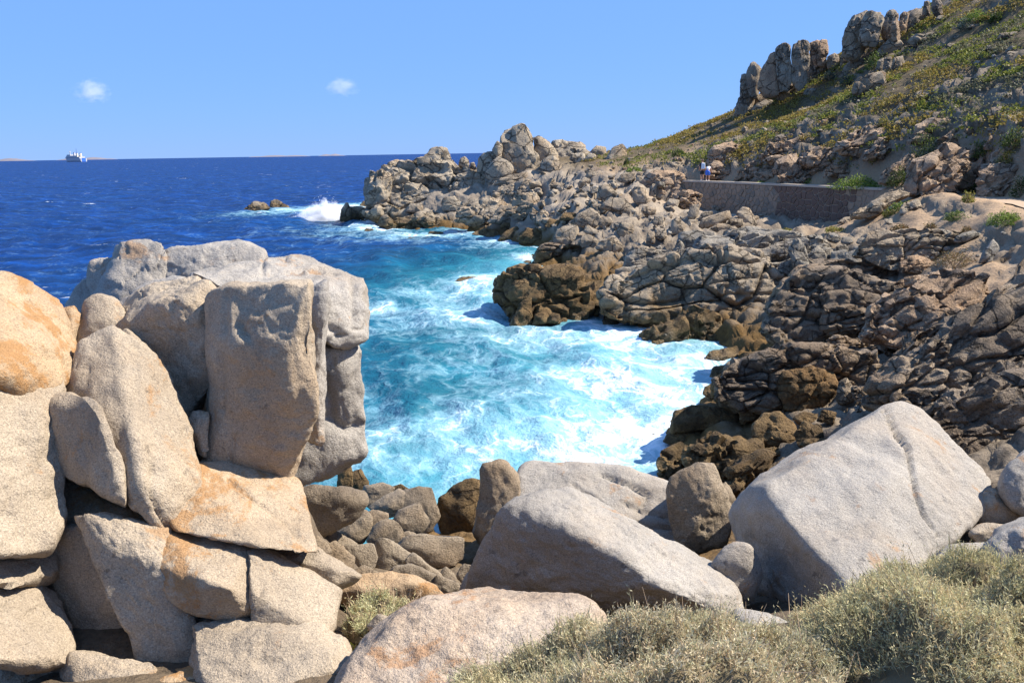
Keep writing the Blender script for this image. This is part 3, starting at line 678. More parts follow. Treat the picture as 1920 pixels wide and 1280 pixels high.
# ---- the stacked rocks on the left
rock([(-160, 545, 6.6), (0, 521, 7.2), (40, 533, 7.3), (92, 566, 7.4), (114, 602, 7.3), (131, 665, 7.0), (126, 702, 6.8), (96, 736, 6.4), (50, 706, 6.15), (0, 697, 5.9), (-160, 700, 5.3)], 'orange lichen-covered boulder at the left edge, topmost there', 'lichen', 6.5, 1.5, bulge=0.08, chips=2, joints=0.15, p=10)
rock([(-160, 690, 5.5), (0, 692, 6.15), (50, 700, 6.35), (94, 734, 6.45), (88, 800, 6.25), (90, 870, 6.0), (98, 930, 5.85), (112, 985, 5.75), (60, 1006, 5.5), (0, 1035, 5.2), (-160, 1050, 4.7)], 'large pale lit boulder at the left edge under the orange one', 'warm', 6.3, 1.6, bulge=0.05, chips=2, joints=0.2, p=12)
rock(z1([(288, 415), (345, 400), (383, 435), (378, 510), (350, 640), (335, 600), (300, 480)]), 'narrow orange stone wedged behind the left orange boulder', 'lichen', 7.4, 0.5, name='stone')
rock([(211, 617, 7.1), (225, 625, 7.1), (262, 655, 7.05), (300, 712, 6.9), (340, 772, 6.75), (352, 840, 6.6), (368, 900, 6.35), (317, 990, 5.9), (300, 986, 5.85), (235, 930, 5.85), (195, 800, 6.2), (150, 742, 6.5), (124, 725, 6.7), (152, 648, 7.0)], 'tall pale leaning slab with pointed top, brightly lit', 'warm', 6.5, 0.75, bulge=0.0, ridge=[(240, 800, 6.15), (262, 900, 5.85)], chips=2, joints=0.25, p=16, name='slab',
     cracks=[(z2([(760, 210), (755, 330), (790, 420), (845, 500)]), 0.02, 0.05)])
rock([(78, 754, 6.35), (100, 738, 6.4), (140, 738, 6.3), (180, 760, 6.1), (200, 820, 5.95), (228, 890, 5.8), (230, 944, 5.75), (190, 925, 5.85), (94, 878, 6.1), (80, 800, 6.25)], 'shaded rough boulder leaning on the tall pale slab', 'warm', 6.1, 0.6, bulge=0.1, chips=3, joints=0.3, p=12)
rock([(147, 645), (157, 600), (168, 565), (190, 553), (215, 560), (232, 585), (228, 625), (205, 655)], 'rounded small boulder behind the tall pale slab', 'warm', 7.5, 0.6, tilt=0.5, p=8, joints=0.2)
rock(z1([(570, 525), (610, 505), (660, 540), (700, 610), (720, 650), (680, 640), (610, 580)]), 'small knob of stone behind the shoulder of the pale slab', 'warm', 7.2, 0.3, name='stone', p=8)
rock([(226, 612, 7.6), (240, 572, 7.9), (272, 545, 8.1), (330, 530, 8.1), (386, 524, 8.0), (401, 538, 7.7), (398, 600, 7.4), (392, 700, 7.3), (386, 762, 7.3), (362, 785, 7.3), (340, 742, 7.3), (300, 690, 7.4), (262, 650, 7.5)], 'rough grey-brown boulder left of the hanging block', 'warm', 7.5, 0.9, bulge=0.1, ridge=[(300, 560, 7.5), (360, 560, 7.4)], chips=3, joints=0.25, rough=1.5, p=14)
rock([(404, 540, 7.15), (420, 533, 7.3), (470, 540, 7.2), (520, 538, 7.1), (572, 536, 7.1), (578, 570, 7.0), (584, 700, 6.95), (588, 768, 6.9), (572, 784, 6.95), (552, 850, 7.0), (526, 896, 7.05), (450, 882, 7.0), (390, 866, 7.05), (388, 780, 7.05), (396, 680, 7.1)], 'big upright block overhanging its ledge, front face shaded', 'warm', 7.0, 1.1, bulge=0.0, ridge=[(440, 640, 6.9), (550, 620, 6.85), (545, 770, 6.82), (440, 800, 6.9)], chips=2, joints=0.12, p=22, name='block',
     cracks=[(z1([(1085, 330), (1080, 500), (1060, 640), (1070, 900)]), 0.03, 0.03), (z1([(1150, 480), (1195, 560)]), 0.05, 0.05), (z1([(1120, 1020), (1105, 1150)]), 0.012, 0.03)], level=7)
rock([(588, 560), (612, 528), (608, 640), (606, 760), (600, 830), (580, 822), (590, 700)], 'thin grey slab between hanging block and seaward rock', 'grey', 7.9, 0.7, name='slab')
rock([(350, 516, 8.8), (366, 503, 9.4), (440, 496, 9.9), (500, 482, 10.4), (560, 480, 10.6), (612, 493, 10.4), (652, 512, 10.1), (682, 536, 9.6), (693, 585, 9.3), (689, 626, 9.15), (650, 636, 9.0), (612, 654, 8.9), (560, 640, 8.7), (420, 560, 8.6)], 'broad flat-topped grey cap rock nearest the sea', 'grey', 9.2, 1.5, bulge=0.0, chips=3, joints=0.4, p=16, name='cap_rock', level=7,
     cracks=[(z1([(1690, 290), (1700, 500)]), 0.03, 0.06), (z1([(1265, 120), (1260, 240), (1480, 230), (1610, 240)]), 0.02, 0.04), (z1([(1560, 480), (1640, 540), (1560, 590)]), 0.05, 0.06)])
rock([(560, 640, 9.0), (612, 655, 9.05), (650, 642, 9.15), (678, 634, 9.4), (681, 700, 9.35), (679, 846, 9.3), (640, 882, 9.15), (585, 906, 9.0), (545, 902, 8.9), (530, 760, 8.9)], 'tall grey undercut rock standing below the cap rock', 'grey', 9.0, 1.6, bulge=0.04, chips=2, joints=0.4, p=16, level=7, cracks=[(z1([(1570, 930), (1660, 990), (1730, 960)]), 0.04, 0.06), (z1([(1600, 660), (1560, 760), (1600, 900)]), 0.05, 0.05)])
rock([(298, 500), (302, 480), (330, 465), (380, 455), (430, 453), (472, 465), (500, 482), (490, 540), (360, 570), (312, 560)], 'long pale rock along the tower top against the sea', 'grey', 10.2, 1.2, tilt=0.7, joints=0.3, p=11)
rock([(180, 560), (212, 500), (216, 470), (226, 454), (250, 451), (290, 463), (309, 478), (310, 560), (270, 640), (200, 640)], 'round-shouldered grey rock at the top, left of the long one', 'grey', 10.0, 1.1, tilt=0.5, joints=0.3, p=10)
rock([(172, 497), (190, 485), (214, 483), (214, 560), (200, 640), (170, 610)], 'small rounded grey rock at upper left of the rock tower', 'grey', 10.4, 0.8, p=8)
rock([(118, 620), (130, 575), (150, 542), (168, 524), (190, 540), (214, 562), (210, 690), (130, 700)], 'low bluish grey rock in shade above the orange boulder', 'grey', 10.6, 0.9, p=8)
rock([(222, 580), (265, 537), (300, 527), (352, 522), (350, 600), (290, 640), (222, 640)], 'flat grey ledge behind the rough shoulder boulder', 'grey', 8.7, 0.9, tilt=1.2, p=9, name='ledge_rock')
rock([(357, 787), (372, 772), (391, 780), (389, 840), (380, 852), (362, 815)], 'small stone pinched beside the foot of the hanging block', 'warm', 6.85, 0.3, name='stone', p=9)
rock([(318, 988, 5.85), (367, 902, 6.4), (392, 864, 7.0), (450, 880, 7.2), (535, 888, 7.2), (562, 908, 7.0), (576, 960, 6.6), (594, 1028, 6.0), (487, 1019, 5.8)], 'orange-tinted flat slab under the hanging block', 'tan', 6.3, 0.5, bulge=0.0, shrink=0.9, chips=1, joints=0.15, p=24, name='slab', rough=0.7,
     cracks=[(z2([(1140, 260), (1280, 375), (1420, 480), (1540, 600)]), 0.015, 0.04)])
rock([(87, 925), (92, 884), (170, 930), (250, 963), (265, 976), (225, 982), (125, 992), (92, 950)], 'thin wedge of stone under the shaded boulder', 'tan', 6.15, 0.6, tilt=0.9, name='stone', p=12)
rock(z2([(290, 530), (440, 500), (510, 560), (515, 720), (610, 900), (760, 1260), (700, 1290), (560, 1240), (400, 1130), (330, 950), (262, 800), (265, 650)]), 'upright leaning slab, left one of the pair', 'warm', 5.75, 0.7, tilt=0.15, bulge=0.15, chips=2, joints=0.2, p=11, name='slab')
rock(z2([(440, 460, 5.75), (560, 458, 5.9), (830, 520, 5.85), (800, 690, 5.55), (870, 810, 5.5), (925, 860, 5.5), (955, 990, 5.45), (985, 1275, 5.3), (780, 1290, 5.3), (650, 1000, 5.45), (520, 730, 5.55), (500, 560, 5.65)]), 'upright leaning slab with tan top edge, right one of the pair', 'warm', 5.5, 0.7, bulge=0.06, chips=2, joints=0.2, p=18, name='slab')
rock(z2([(838, 522, 5.9), (1060, 550, 6.0), (1262, 592, 6.0), (1254, 840, 5.45), (1245, 960, 5.4), (1100, 920, 5.4), (930, 862, 5.4), (812, 700, 5.55), (803, 620, 5.7)]), 'orange-stained block with dark hole below the flat slab', 'tan', 5.6, 0.8, bulge=0.0, ridge=[(395, 1085, 5.35), (440, 1100, 5.32)], chips=1, joints=0.15, p=20, name='block')
rock(z2([(1242, 640, 5.75), (1300, 602, 5.95), (1458, 690, 5.95), (1672, 830, 5.9), (1682, 900, 5.8), (1650, 1000, 5.6), (1500, 985, 5.45), (1245, 960, 5.4), (1248, 830, 5.45)]), 'pale block forming the right end of the stepped ledge', 'warm', 5.6, 0.8, bulge=0.05, chips=2, joints=0.2, p=16, name='block')
rock(z2([(1290, 604), (1575, 610), (1700, 680), (1785, 735), (1760, 770), (1650, 815), (1450, 700)]), 'low tan ledge rock beside the small grass patch', 'warm', 6.15, 0.8, tilt=0.9, joints=0.2, p=16, name='ledge_rock')
rock(z2([(975, 1000, 5.3), (1080, 960, 5.5), (1250, 956, 5.6), (1450, 1000, 5.6), (1600, 1060, 5.5), (1720, 1120, 5.4), (1745, 1190, 5.2), (1705, 1300, 4.9), (1000, 1300, 4.85), (978, 1200, 5.0)]), 'broad pale rock with hollows at the foot of the tower', 'warm', 5.2, 0.9, bulge=0.05, joints=0.25, rough=1.3, p=13, level=7)
rock(z2([(935, 900), (1080, 905), (1075, 970), (970, 995), (938, 970)]), 'small shaded stone between leaning slab and stepped ledge', 'warm', 5.6, 0.4, name='stone', p=9)
rock([(-40, 1042, 5.4), (50, 1018, 5.8), (90, 1026, 5.9), (98, 1084, 5.7), (60, 1094, 5.5), (-40, 1082, 5.2)], 'squat stone at left edge below the big lit boulder', 'warm', 6.0, 0.6, name='stone', p=10)
rock([(-80, 1084, 5.3), (60, 1089, 5.7), (95, 1095, 5.8), (102, 1140, 5.6), (122, 1210, 5.3), (128, 1245, 5.2), (60, 1240, 4.9), (-80, 1228, 4.5)], 'half-shaded boulder at the lower left edge', 'warm', 5.6, 0.8, joints=0.35, rough=1.2, p=10)
rock([(-80, 1218), (60, 1232), (112, 1246), (128, 1300), (-80, 1320)], 'pale rock in the lower left corner', 'warm', 5.1, 0.7, tilt=0.8, p=10)
rock([(124, 1290), (132, 1240), (160, 1228), (215, 1240), (265, 1260), (290, 1310), (130, 1320)], 'lit rounded stone at bottom edge under leaning slabs', 'warm', 4.95, 0.6, tilt=0.8, p=9)
rock([(270, 1275), (380, 1250), (520, 1262), (640, 1275), (700, 1330), (280, 1340)], 'reddish low rock along the bottom edge', 'lichen', 4.75, 0.8, tilt=1.2, p=10)
# ---- bottom centre
rock([(620, 1300, 4.5), (700, 1210, 5.0), (760, 1155, 5.4), (810, 1126, 5.7), (870, 1115, 5.85), (960, 1116, 5.85), (1040, 1126, 5.7), (1110, 1160, 5.4), (1120, 1300, 4.5)], 'low pinkish dome of rock with orange lichen beside the shrub', 'dome', 5.0, 1.0, bulge=0.02, shrink=0.85, chips=1, joints=0.1, p=8, level=7)
rock([(640, 1110), (690, 1080), (745, 1074), (800, 1085), (829, 1112), (805, 1135), (700, 1140)], 'small orange boulder behind the grass patch', 'lichen', 7.0, 0.8, tilt=0.8, p=9)
rock([(690, 1172), (712, 1152), (738, 1162), (737, 1185), (705, 1195)], 'pale pebble-sized rock in the grass patch', 'warm', 5.75, 0.25, name='stone', p=8)
rock([(868, 1115, 8.5), (904, 1036, 8.45), (940, 970, 8.5), (965, 941, 8.6), (1010, 927, 8.8), (1060, 925, 9.0), (1102, 941, 9.3), (1180, 1000, 9.3), (1250, 1040, 9.1), (1340, 1082, 8.6), (1388, 1122, 8.2), (1385, 1170, 8.0), (1100, 1180, 8.4), (880, 1150, 8.65)], 'large grey boulder in the centre with shaded rough front', 'grey', 8.5, 1.7, bulge=0.0, ridge=[(985, 975, 8.3), (1080, 1005, 8.1), (1170, 1062, 7.85), (1250, 1115, 7.65)], chips=1, joints=0.08, p=11, level=7, rough=0.9)
rock([(905, 905), (918, 871), (940, 864), (969, 869), (976, 960), (968, 1010), (905, 1030), (888, 995)], 'upright column of grey rock left of the cracked slab', 'smooth', 12.3, 1.2, bulge=0.05, p=16, name='slab', joints=0.1)
rock([(970, 873, 13.2), (1040, 865, 13.3), (1120, 870, 13.3), (1200, 885, 13.2), (1264, 908, 13.0), (1300, 930, 12.7), (1292, 1052, 11.8), (1200, 1050, 11.7), (1000, 1010, 11.9), (976, 960, 12.3)], 'broad cracked grey slab behind the central boulder', 'grey', 12.5, 1.2, bulge=0.0, chips=1, joints=0.25, p=20, level=7, name='slab', rough=0.6,
     cracks=[(z3([(1570, 190), (1700, 230), (1800, 290), (1760, 370), (1755, 430)]), 0.03, 0.09), (z3([(1500, 290), (1560, 340), (1630, 400), (1760, 490), (1920, 550)]), 0.03, 0.10), (z3([(1690, 330), (1760, 370), (1900, 400)]), 0.028, 0.08), (z3([(1720, 440), (1920, 455)]), 0.028, 0.08), (z3([(1420, 230), (1500, 290)]), 0.02, 0.05)])
rock([(818, 940), (850, 911), (900, 897), (916, 915), (912, 1020), (860, 1016), (832, 985)], 'brown wet boulder by the gap of white water', 'brown', 14.6, 1.6, p=14)
rock([(1250, 905), (1300, 876), (1335, 867), (1346, 900), (1366, 950), (1342, 1022), (1292, 1055), (1272, 1000)], 'tall shaded grey stone between cracked slab and big boulder', 'smooth', 11.3, 1.1, bulge=0.2, p=11)
rock([(1340, 915), (1362, 903), (1378, 935), (1366, 965)], 'small grey stone behind the big split boulder', 'smooth', 12.0, 0.6, name='stone')
rock([(1657, 755, 11.3), (1677, 753, 11.3), (1716, 762, 11.2), (1769, 803, 11.0), (1812, 847, 10.7), (1855, 895, 10.3), (1853, 926, 10.0), (1830, 965, 9.6), (1764, 1003, 9.1), (1700, 1085, 8.2), (1602, 1125, 7.75), (1524, 1145, 8.4), (1470, 1165, 9.0), (1400, 1110, 9.7), (1374, 991, 10.2), (1371, 952, 10.2), (1410, 899, 10.0), (1471, 864, 10.3), (1515, 851, 10.6), (1585, 812, 11.0), (1622, 776, 11.2)],
     'huge pale boulder on the right split by a long crack', 'grey', 9.3, 1.5, bulge=0.0, ridge=[(1412, 912, 9.45), (1500, 995, 8.55), (1602, 1112, 7.6), (1560, 960, 9.2)], shrink=0.85, chips=0, joints=0.05, p=26, level=7, rough=0.6,
     cracks=[(z4([(1045, 85), (1065, 150), (1100, 215), (1150, 280), (1165, 380), (1185, 470), (1215, 560), (1285, 655)]), 0.02, 0.12)])
rock([(1338, 1060), (1350, 1035), (1372, 1020), (1402, 1026), (1421, 1060), (1416, 1112), (1390, 1122), (1352, 1100)], 'rounded dark stone in the shadow of the huge split boulder', 'grey', 8.5, 0.7, p=7, joints=0.05)
rock([(1766, 802), (1780, 786), (1805, 782), (1850, 800), (1920, 852), (1905, 890), (1850, 893), (1812, 850)], 'smooth pale whale-backed rock behind the split boulder', 'smooth', 12.6, 1.2, tilt=0.5, p=8, joints=0.2, cracks=[(z4([(1400, 165), (1385, 215), (1380, 260)]), 0.03, 0.08)])
rock([(1883, 905), (1898, 866), (1930, 840), (2010, 850), (2010, 965), (1922, 960), (1890, 940)], 'round grey boulder cut by the right edge', 'grey', 9.6, 1.0, p=7, joints=0.05)
rock([(1848, 1025), (1880, 990), (1930, 965), (2010, 990), (2010, 1075), (1858, 1065)], 'grey boulder at right edge above the shrub', 'grey', 8.0, 0.9, p=7, joints=0.1, tilt=0.7)
rock([(1832, 935), (1860, 916), (1890, 940), (1908, 962), (1880, 985), (1836, 978)], 'tan stone right of the split boulder', 'warm', 9.7, 0.6, name='stone', p=9)
rock([(1820, 1000), (1838, 982), (1890, 986), (1880, 1015), (1838, 1018)], 'flat tan stone under the tan one by the split boulder', 'warm', 9.0, 0.5, name='stone', p=8, tilt=0.8)
rock([(1760, 1040), (1800, 1018), (1850, 1020), (1860, 1060), (1790, 1070)], 'half-hidden grey stone behind the right shrub', 'grey', 8.2, 0.6, name='stone', p=8, tilt=0.8)
rock([(1375, 1145), (1440, 1150), (1500, 1180), (1470, 1215), (1390, 1190)], 'pale flat rock between the two shrubs', 'grey', 6.6, 0.7, tilt=1.0, p=9)
rock([(1440, 1260), (1500, 1235), (1600, 1262), (1640, 1300), (1480, 1330)], 'pale bluish slab at the bottom edge under the right shrub', 'grey', 4.3, 0.5, tilt=1.2, p=12, name='slab')
# ---- sea-worn rubble left of the central boulder
GR = 'sea-worn rocks between tower and central boulder'
rock(z3([(60, 252), (180, 248), (300, 245), (380, 290), (385, 340), (330, 400), (140, 490), (100, 420), (65, 320)]), 'long smooth grey rock leaning below the undercut rock', 'smooth', 11.2, 1.0, p=9, joints=0.15)
for L, lab, d in (([(130, 570), (230, 520), (330, 600), (310, 700), (180, 690)], 'flat brownish rock against the foot of the tower', 9.4), ([(290, 700), (380, 640), (480, 690), (450, 780), (330, 780)], 'low brownish rock behind the small orange boulder', 9.2), ([(50, 540), (150, 490), (220, 560), (150, 650), (70, 630)], 'small brownish rock tucked under the flat orange slab', 9.0)):
    rock(z3(L), lab, 'smooth', d, p=9, joints=0.2, tilt=0.6)
for i, (L, d) in enumerate((([(385, 300), (400, 250), (470, 238), (520, 250), (500, 300), (420, 335)], 14.5), ([(520, 250), (560, 236), (595, 255), (560, 270)], 15.5), ([(430, 350), (500, 300), (560, 270), (610, 300), (540, 380), (470, 380)], 14.2), ([(560, 330), (600, 270), (700, 262), (740, 330), (735, 400), (690, 470), (640, 400)], 14.0),
        ([(260, 480), (330, 410), (390, 380), (410, 440), (370, 520), (310, 535)], 12.8), ([(395, 400), (430, 370), (490, 385), (490, 430), (420, 475)], 13.0), ([(540, 420), (570, 370), (640, 350), (690, 420), (650, 480), (570, 480)], 13.2), ([(410, 520), (450, 450), (520, 425), (560, 470), (540, 530), (450, 555)], 12.5),
        ([(140, 530), (230, 485), (320, 530), (300, 600), (230, 620)], 11.3), ([(275, 610), (310, 550), (400, 540), (430, 600), (380, 660), (320, 665)], 11.0), ([(435, 600), (470, 520), (560, 560), (640, 620), (560, 670), (470, 660)], 11.3), ([(570, 560), (600, 520), (740, 500), (855, 510), (850, 610), (740, 640), (610, 600)], 12.0),
        ([(540, 510), (600, 480), (635, 495), (610, 540), (560, 560)], 12.6), ([(600, 640), (640, 600), (740, 680), (780, 740), (730, 760)], 10.8), ([(530, 680), (600, 650), (700, 690), (760, 760), (700, 790), (560, 720)], 10.4), ([(730, 790), (760, 700), (850, 740), (860, 790), (800, 820)], 10.3), ([(760, 700), (790, 655), (850, 720), (820, 740)], 11.4), ([(850, 690), (880, 640), (920, 650), (910, 710), (870, 720)], 11.0), ([(690, 480), (710, 440), (740, 490), (720, 505)], 14.6), ([(250, 250), (260, 170), (300, 130), (320, 180), (310, 260)], 15.5), ([(300, 250), (320, 180), (360, 170), (390, 230), (370, 265)], 16.5))):
    brown = i in (18, 19, 20, 1)
    rock(z3(L), 'brown rock at the water under the tall undercut rock' if brown else 'sea-worn brownish rock jumbled below the tower', 'brown' if brown else 'smooth', d, group=GR + (' at the water' if brown else ''), p=9, joints=0.25, tilt=0.5, grow=1.22)
# ---- islet and right-hand cliffs of the cove
rock([(921, 530), (940, 507), (985, 510), (1030, 501), (1060, 514), (1096, 545), (1112, 585), (1085, 606), (1040, 614), (955, 619), (924, 580)], 'massive brown sea stack standing in the foam', 'brown', 37.0, 5.0, tilt=0.35, bulge=0.12, joints=0.9, p=18, level=7, rough=1.1, chips=6, name='sea_rock')
rock([(1090, 545), (1125, 526), (1140, 545), (1132, 585), (1108, 596), (1096, 575)], 'knobbly brown rock joining the sea stack to the shore', 'brown', 38.0, 2.0, joints=0.9, name='sea_rock')
rock([(850, 530), (870, 518), (905, 522), (920, 535), (880, 545)], 'low brown rock washed over left of the sea stack', 'brown', None, tilt=0.8, name='sea_rock')
for L in ([(955, 617), (975, 570), (1000, 555), (1000, 612)], [(997, 612), (1005, 590), (1025, 584), (1030, 605)], [(1025, 608), (1032, 588), (1048, 590), (1050, 608)]):
    rock(L, 'brown block at the foot of the sea stack', 'brown', 36.3, 1.2, group='blocks at the foot of the sea stack', joints=0.6)
GC = 'blocks of the grey layered cliff'
def many(zf, lists, label, mat, group, **k):
    for L in lists: rock(zf(L), label, mat, None, group=group, **k)
many(z5, [[(1200, 285), (1205, 190), (1300, 175), (1400, 190), (1415, 250), (1380, 290), (1270, 310)], [(1470, 290), (1480, 180), (1600, 160), (1690, 170), (1700, 260), (1620, 300)], [(1690, 270), (1700, 170), (1800, 170), (1920, 200), (1900, 240), (1800, 280)]],
     'large squared grey block along the top of the cove cliff', 'mid_grey', 'squared blocks along the cliff top', p=20, joints=0.35, tilt=0.25, level=6, grow=1.12)
many(z5, [[(1270, 400), (1290, 350), (1400, 320), (1450, 370), (1420, 410), (1330, 410)], [(1330, 310), (1380, 280), (1440, 290), (1430, 330), (1340, 340)], [(1590, 340), (1600, 305), (1680, 280), (1710, 240), (1725, 270), (1710, 330), (1640, 350)], [(1470, 335), (1480, 300), (1585, 303), (1580, 350), (1500, 352)],
          [(1420, 415), (1450, 370), (1600, 360), (1620, 390), (1500, 420)], [(890, 395), (910, 310), (980, 285), (1150, 300), (1140, 350), (1080, 395)], [(820, 530), (830, 420), (900, 400), (960, 395), (1050, 480), (1040, 515), (880, 545)], [(980, 405), (1040, 380), (1060, 420), (1050, 485), (1000, 475)],
          [(1050, 475), (1060, 400), (1120, 345), (1165, 390), (1160, 465), (1090, 485)], [(1300, 465), (1310, 420), (1400, 430), (1520, 425), (1480, 465), (1380, 488)], [(1410, 505), (1430, 460), (1560, 455), (1570, 500), (1480, 512)], [(1530, 420), (1650, 395), (1840, 325), (1850, 350), (1760, 420), (1600, 438)],
          [(1570, 490), (1580, 440), (1700, 440), (1720, 470), (1650, 502)], [(1570, 532), (1580, 495), (1690, 500), (1700, 535), (1620, 547)], [(1340, 568), (1360, 525), (1480, 520), (1500, 560), (1400, 578)], [(1340, 605), (1350, 570), (1500, 565), (1510, 600), (1400, 615)], [(1500, 580), (1520, 550), (1640, 545), (1650, 575), (1560, 590)], [(1160, 290), (1190, 240), (1215, 260), (1210, 350), (1170, 380)], [(1415, 260), (1430, 210), (1470, 215), (1465, 290), (1430, 290)], [(1180, 470), (1200, 400), (1290, 410), (1290, 460), (1220, 480)]],
     'weathered grey block in the layered cliff above the cove', 'mid_grey', GC, p=15, joints=0.5, tilt=0.3, grow=1.22, strata=0.35)
many(z5, [[(740, 695), (760, 620), (850, 545), (980, 540), (1010, 640), (1000, 725), (860, 748), (760, 742)], [(1000, 660), (1010, 540), (1100, 520), (1300, 580), (1400, 590), (1500, 615), (1350, 665), (1150, 715), (1020, 705)], [(1080, 600), (1130, 520), (1230, 490), (1340, 520), (1340, 580), (1200, 605)]],
     'broad dark rock face rising from the foam right of the sea stack', 'mid', 'dark faces above the foam', p=14, joints=0.8, tilt=0.35, level=6, grow=1.12, strata=0.8)
many(z5, [[(985, 835), (1000, 770), (1100, 740), (1170, 700), (1245, 710), (1230, 835), (1120, 875), (1030, 868)], [(1190, 690), (1280, 635), (1360, 660), (1430, 680), (1440, 780), (1380, 855), (1260, 835)], [(925, 785), (960, 730), (1040, 725), (1050, 760), (980, 792)], [(640, 565), (640, 490), (720, 465), (790, 470), (820, 520), (760, 565), (700, 600)], [(740, 740), (760, 690), (820, 690), (830, 735), (780, 752)]],
     'brown lumpy rock at the edge of the foam below the cliff', 'brown', 'brown lumps at the edge of the foam', p=12, joints=1.0, rough=1.3, tilt=0.4, grow=1.1)
many(z5, [[(1345, 945), (1400, 890), (1550, 855), (1560, 930), (1470, 950), (1400, 985)], [(1380, 1060), (1400, 990), (1540, 970), (1540, 1020), (1440, 1065)], [(1340, 1155), (1350, 1100), (1450, 1070), (1470, 1130), (1430, 1200)]], 'wet yellow-brown rock with water running off it', 'brown', 'wet rocks at the cove corner', p=12, joints=0.5, tilt=0.6)
rock(z5([(1400, 1190), (1460, 1060), (1560, 950), (1700, 900), (1790, 900), (1790, 1080), (1620, 1180), (1450, 1205)]), 'large dark brown wet rock mass at the right end of the cove', 'brown', None, joints=0.9, p=13, level=6)
rock(z5([(305, 385), (330, 310), (390, 250), (600, 262), (900, 310), (890, 390), (840, 445), (600, 425), (350, 412)]), 'dark overhanging ledge of layered rock at the far cove', 'dark', 56.0, 5.0, tilt=0.0, bulge=0.0, joints=0.6, strata=1.0, p=20, level=6, name='ledge_rock')
many(z5, [[(440, 262), (450, 180), (520, 140), (590, 140), (595, 235), (540, 262)], [(590, 255), (610, 200), (660, 190), (712, 230), (704, 275), (640, 280)], [(620, 172), (640, 135), (720, 180), (722, 205), (660, 195)], [(700, 270), (730, 220), (800, 200), (860, 260), (820, 300)], [(400, 300), (420, 230), (480, 250), (470, 290)]], 'rounded tan block on top of the dark overhanging ledge', 'mid', 'blocks on the overhanging ledge', tilt=0.4, joints=0.4)
many(z6, [[(260, 310), (300, 240), (345, 300), (380, 500), (350, 525), (310, 430)], [(190, 445), (200, 370), (290, 360), (320, 430), (335, 505), (240, 505)], [(380, 360), (390, 300), (430, 270), (470, 300), (460, 360), (400, 385)], [(500, 380), (520, 300), (590, 290), (605, 385), (550, 415)], [(605, 400), (600, 310), (690, 290), (708, 345), (625, 415)], [(712, 425), (710, 310), (760, 290), (830, 330), (922, 360), (922, 405), (740, 425)]],
     'upright jointed grey block on the brow of the right cliff', 'mid_grey', 'upright blocks on the cliff brow', p=14, joints=0.4, tilt=0.2, grow=1.15)
many(z6, [[(400, 490), (420, 350), (500, 340), (720, 380), (920, 405), (890, 465), (780, 495), (600, 525), (450, 545)], [(490, 790), (495, 620), (620, 640), (760, 650), (905, 660), (905, 725), (780, 765), (600, 795)]], 'sheer shaded rock face under the cliff brow', 'dark', 'sheer faces under the brow', p=18, joints=0.8, tilt=0.15, level=6, grow=1.15, strata=0.8)
many(z6, [[(485, 610), (490, 530), (610, 530), (632, 580), (600, 645)], [(625, 595), (640, 530), (720, 520), (738, 590), (700, 625)], [(740, 615), (760, 560), (850, 545), (862, 600), (790, 645)], [(860, 625), (870, 575), (950, 570), (982, 610), (920, 645)], [(600, 720), (640, 690), (760, 700), (760, 750), (660, 765)], [(770, 740), (780, 680), (900, 670), (910, 720), (830, 760)]],
     'squared brown block in the shaded middle of the right cliff', 'dark', 'squared blocks in the shaded cliff', p=18, joints=0.5, tilt=0.2, grow=1.3, strata=0.4)
many(z6, [[(930, 310), (940, 260), (990, 250), (1052, 270), (1047, 322), (960, 328)], [(480, 222), (490, 185), (530, 178), (566, 215), (540, 242)], [(570, 242), (575, 205), (625, 205), (640, 235), (600, 252)], [(430, 320), (440, 275), (480, 265), (510, 295), (480, 325)], [(540, 300), (545, 260), (600, 250), (615, 290)], [(640, 290), (650, 262), (720, 262), (800, 280), (720, 300)], [(800, 300), (830, 268), (900, 270), (920, 300), (860, 315)], [(1000, 230), (1010, 185), (1040, 180), (1052, 220)], [(1130, 215), (1150, 160), (1220, 165), (1230, 205), (1170, 222)], [(1250, 240), (1270, 200), (1360, 170), (1400, 190), (1330, 235)], [(660, 245), (680, 215), (760, 210), (790, 240), (720, 255)]],
     'pale rounded stone lying on the sandy terrace above the cliff', 'mid_grey', 'stones on the sandy terrace', p=9, joints=0.2, tilt=0.5)
many(z6, [[(930, 410), (940, 340), (1040, 330), (1132, 370), (1080, 415)], [(820, 512), (860, 485), (1000, 485), (1112, 520), (1080, 555), (940, 562)], [(980, 465), (1060, 440), (1250, 430), (1330, 408), (1250, 475), (1050, 492)], [(1070, 760), (1090, 640), (1200, 560), (1310, 570), (1392, 600), (1290, 685), (1120, 765)], [(1120, 530), (1180, 490), (1330, 480), (1450, 510), (1380, 555), (1220, 560)], [(1010, 600), (1050, 545), (1130, 540), (1150, 580), (1080, 620)]],
     'reddish-brown weathered hump on the right slope', 'pink', 'reddish humps on the right slope', p=11, joints=0.8, tilt=0.7, grow=1.2, strata=0.7, ldir=(-0.55, 0.1, 0.83))
rock(z6([(1400, 365), (1430, 290), (1480, 222), (1512, 280), (1472, 355)]), 'pointed pale stone standing on the right slope', 'mid_grey', None, p=13, joints=0.1, name='stone')
